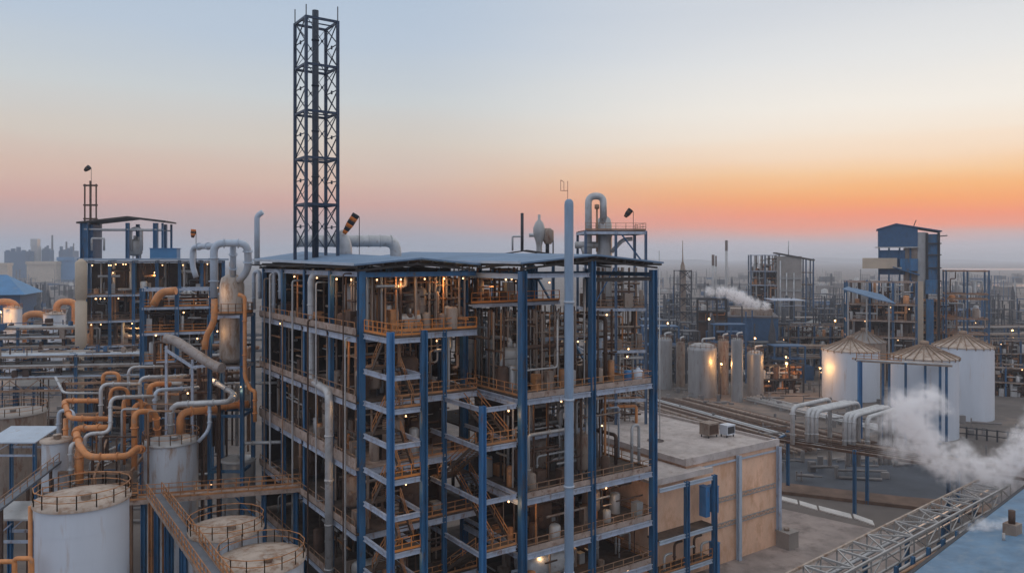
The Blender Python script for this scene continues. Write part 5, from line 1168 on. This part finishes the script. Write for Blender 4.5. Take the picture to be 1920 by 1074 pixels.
for k, (x, y, ln, a, lb_) in enumerate(((58, 236, 62, -4, 'nearest long dark pipe rack between the silo row and the blue tower block'), (70, 300, 90, 3, 'second long dark pipe rack behind the navy shed'), (95, 352, 120, -2, 'third long dark pipe rack in the haze below the twin frame building'), (150, 300, 80, 4, 'long dark pipe rack at the far right edge beyond the blue frame'), (70, 430, 170, 2, 'farthest long pipe rack in the haze before the lagoon'))):
    rack(lb_, x, y, R(a), ln, 6, [6.5, 9.5], 6, NAVY, 50 + k, 'long pipe racks in the right distance', 12, (VESSB, BROWN, VESS, VESSB), False, (.15, .3))
FARD = mat('far_dark_steel', (.05, .052, .06), .8, var=.5)
far('distant_dark_frames', FARD, 260, ['frame', 'pipe', 'col', 'box', 'pole'], 12)
far('distant_sheds', mat('dull_far_wall', (.20, .175, .16), .9, var=.25, scale=.1), 130, ['box', 'box', 'tank'], 1)
far('distant_pale_sheds', VESS, 80, ['box', 'tank', 'col', 'pipe'], 2)
far('distant_pipework', mat('far_dull_steel', (.075, .078, .088), .8, var=.5), 460, ['frame', 'pipe', 'pole', 'pipe', 'col', 'frame'], 3)
far('distant_blue_steelwork', NAVY, 150, ['frame', 'box', 'pole', 'frame'], 4)
rr = random.Random(6); b = MB()
for _ in range(110):
    Y = rr.uniform(205, 420); x = Y * rr.choice((rr.uniform(.17, .7), rr.uniform(-.75, -.45)))
    b.ball((x, Y, rr.uniform(1.5, 9)), rr.uniform(.07, .15), 6)
tag(b.build('distant_lights', LAMPM), kind='stuff')
# low clutter on the near ground: valves, short pipes, small boxes
rr = random.Random(9); b = MB()
for _ in range(520):
    if rr.random() < .55: Y = rr.uniform(104, 215); x = Y * rr.uniform(-.75, -.40)
    else: Y = rr.uniform(122, 225); x = Y * rr.uniform(.2, .68)
    if (38 < x < 100 and 104 < Y < 126) or x > 108: continue
    h = rr.uniform(.3, 2.2); w = rr.uniform(.2, 1.3)
    if rr.random() < .5: b.box(x, Y, 0, x + w, Y + w * .6, h)
    else: b.tube([(x, Y, h * .6), (x + rr.uniform(2, 9), Y + rr.uniform(-2, 2), h * .6)], rr.uniform(.1, .3), 6); b.bar((x, Y, 0), (x, Y, h), .2)
tag(b.build('ground_clutter', mat('dull_ground_clutter', (.2, .18, .17), .9, var=.5, scale=.1)), kind='stuff')

# ================================================================== STEAM
def steam(name, label, cat, blobs, dens, nscale, amp, col=(1, .985, .98)):
    lo = Vector([min(b[0][i] - b[1] * 1.25 for b in blobs) for i in range(3)]); hi = Vector([max(b[0][i] + b[1] * 1.25 for b in blobs) for i in range(3)])
    b = MB(); b.box(*lo, *hi)
    m = bpy.data.materials.new(name + '_vapour'); m.use_nodes = True; t = m.node_tree; N = t.nodes; K = t.links
    for n in list(N): N.remove(n)
    o = N.new('ShaderNodeOutputMaterial'); v = N.new('ShaderNodeVolumePrincipled'); K.new(v.outputs[0], o.inputs['Volume'])
    v.inputs['Color'].default_value = tuple(col) + (1,); v.inputs['Anisotropy'].default_value = 0
    tcn = N.new('ShaderNodeTexCoord')
    nz = N.new('ShaderNodeTexNoise'); nz.inputs['Scale'].default_value = nscale; nz.inputs['Detail'].default_value = 7; nz.inputs['Roughness'].default_value = .68
    K.new(tcn.outputs['Object'], nz.inputs[0])
    sub = N.new('ShaderNodeVectorMath'); sub.operation = 'SUBTRACT'; sub.inputs[1].default_value = (.5, .5, .5); K.new(nz.outputs['Color'], sub.inputs[0])
    sc = N.new('ShaderNodeVectorMath'); sc.operation = 'SCALE'; sc.inputs['Scale'].default_value = amp; K.new(sub.outputs[0], sc.inputs[0])
    ad = N.new('ShaderNodeVectorMath'); ad.operation = 'ADD'; K.new(tcn.outputs['Object'], ad.inputs[0]); K.new(sc.outputs[0], ad.inputs[1])
    cur = None
    for (c, r, *k) in blobs:
        d = N.new('ShaderNodeVectorMath'); d.operation = 'DISTANCE'; K.new(ad.outputs[0], d.inputs[0]); d.inputs[1].default_value = c
        mr = N.new('ShaderNodeMapRange'); mr.interpolation_type = 'SMOOTHSTEP'; mr.inputs[1].default_value = r * 1.12; mr.inputs[2].default_value = r * .15; mr.inputs[3].default_value = 0; mr.inputs[4].default_value = k[0] if k else 1
        K.new(d.outputs['Value'], mr.inputs[0])
        if cur is None: cur = mr.outputs[0]
        else:
            mx = N.new('ShaderNodeMath'); mx.operation = 'MAXIMUM'; K.new(cur, mx.inputs[0]); K.new(mr.outputs[0], mx.inputs[1]); cur = mx.outputs[0]
    n2 = N.new('ShaderNodeTexNoise'); n2.inputs['Scale'].default_value = nscale * 2.3; n2.inputs['Detail'].default_value = 4; K.new(tcn.outputs['Object'], n2.inputs[0])
    m2 = N.new('ShaderNodeMapRange'); m2.inputs[1].default_value = .38; m2.inputs[2].default_value = .62; m2.inputs[3].default_value = .04; m2.inputs[4].default_value = 1.0; K.new(n2.outputs[0], m2.inputs[0])
    mu = N.new('ShaderNodeMath'); mu.operation = 'MULTIPLY'; K.new(cur, mu.inputs[0]); K.new(m2.outputs[0], mu.inputs[1])
    m3 = N.new('ShaderNodeMath'); m3.operation = 'MULTIPLY'; K.new(mu.outputs[0], m3.inputs[0]); m3.inputs[1].default_value = dens
    K.new(m3.outputs[0], v.inputs['Density'])
    return tag(b.build(name, m), label, cat)
SB = []
for (u, v, w, k) in ((1700, 770, 44, .9), (1738, 752, 36, .9), (1672, 790, 30, .5), (1716, 800, 40, 1), (1738, 832, 36, 1), (1690, 838, 34, .5), (1664, 842, 24, .3), (1752, 862, 34, .85), (1785, 880, 34, .9), (1806, 850, 30, .7), (1822, 872, 32, .9), (1850, 893, 34, 1), (1880, 882, 34, 1), (1902, 856, 32, .9), (1924, 832, 34, .9), (1945, 850, 48, .9), (1872, 912, 28, .7), (1826, 915, 26, .5), (1772, 758, 22, .5), (1640, 800, 20, .25), (1962, 800, 46, .7), (1910, 905, 26, .6), (1850, 935, 20, .35)):
    SB.append((tuple(W(u, v, 97)), w * 97 / F, k))
steam('steam_plume', 'large white steam plume drifting in front of the white tanks at right', 'steam', SB, 1.9, .5, 5.0)
SB = [(tuple(W(u, v, 78)), w * 78 / F, k) for (u, v, w, k) in ((1890, 988, 20, 1), (1868, 993, 20, .9), (1845, 990, 22, 1), (1822, 996, 18, .8), (1806, 1000, 12, .5))]
steam('steam_wisp', 'small white wisp of steam lying low over the light blue roof', 'steam', SB, 2.5, 1.1, .8)
SB = [(tuple(W(u, v, 254)), w * 254 / F, k) for (u, v, w, k) in ((1436, 573, 10, 1), (1418, 571, 12, 1), (1402, 566, 14, 1), (1388, 558, 16, .9), (1372, 550, 15, .7), (1352, 547, 14, .6), (1330, 546, 12, .5), (1362, 545, 10, .5))]
steam('smoke_trail', 'white smoke trail blowing left over the navy shed roof', 'smoke', SB, 2.6, .45, 2.6)
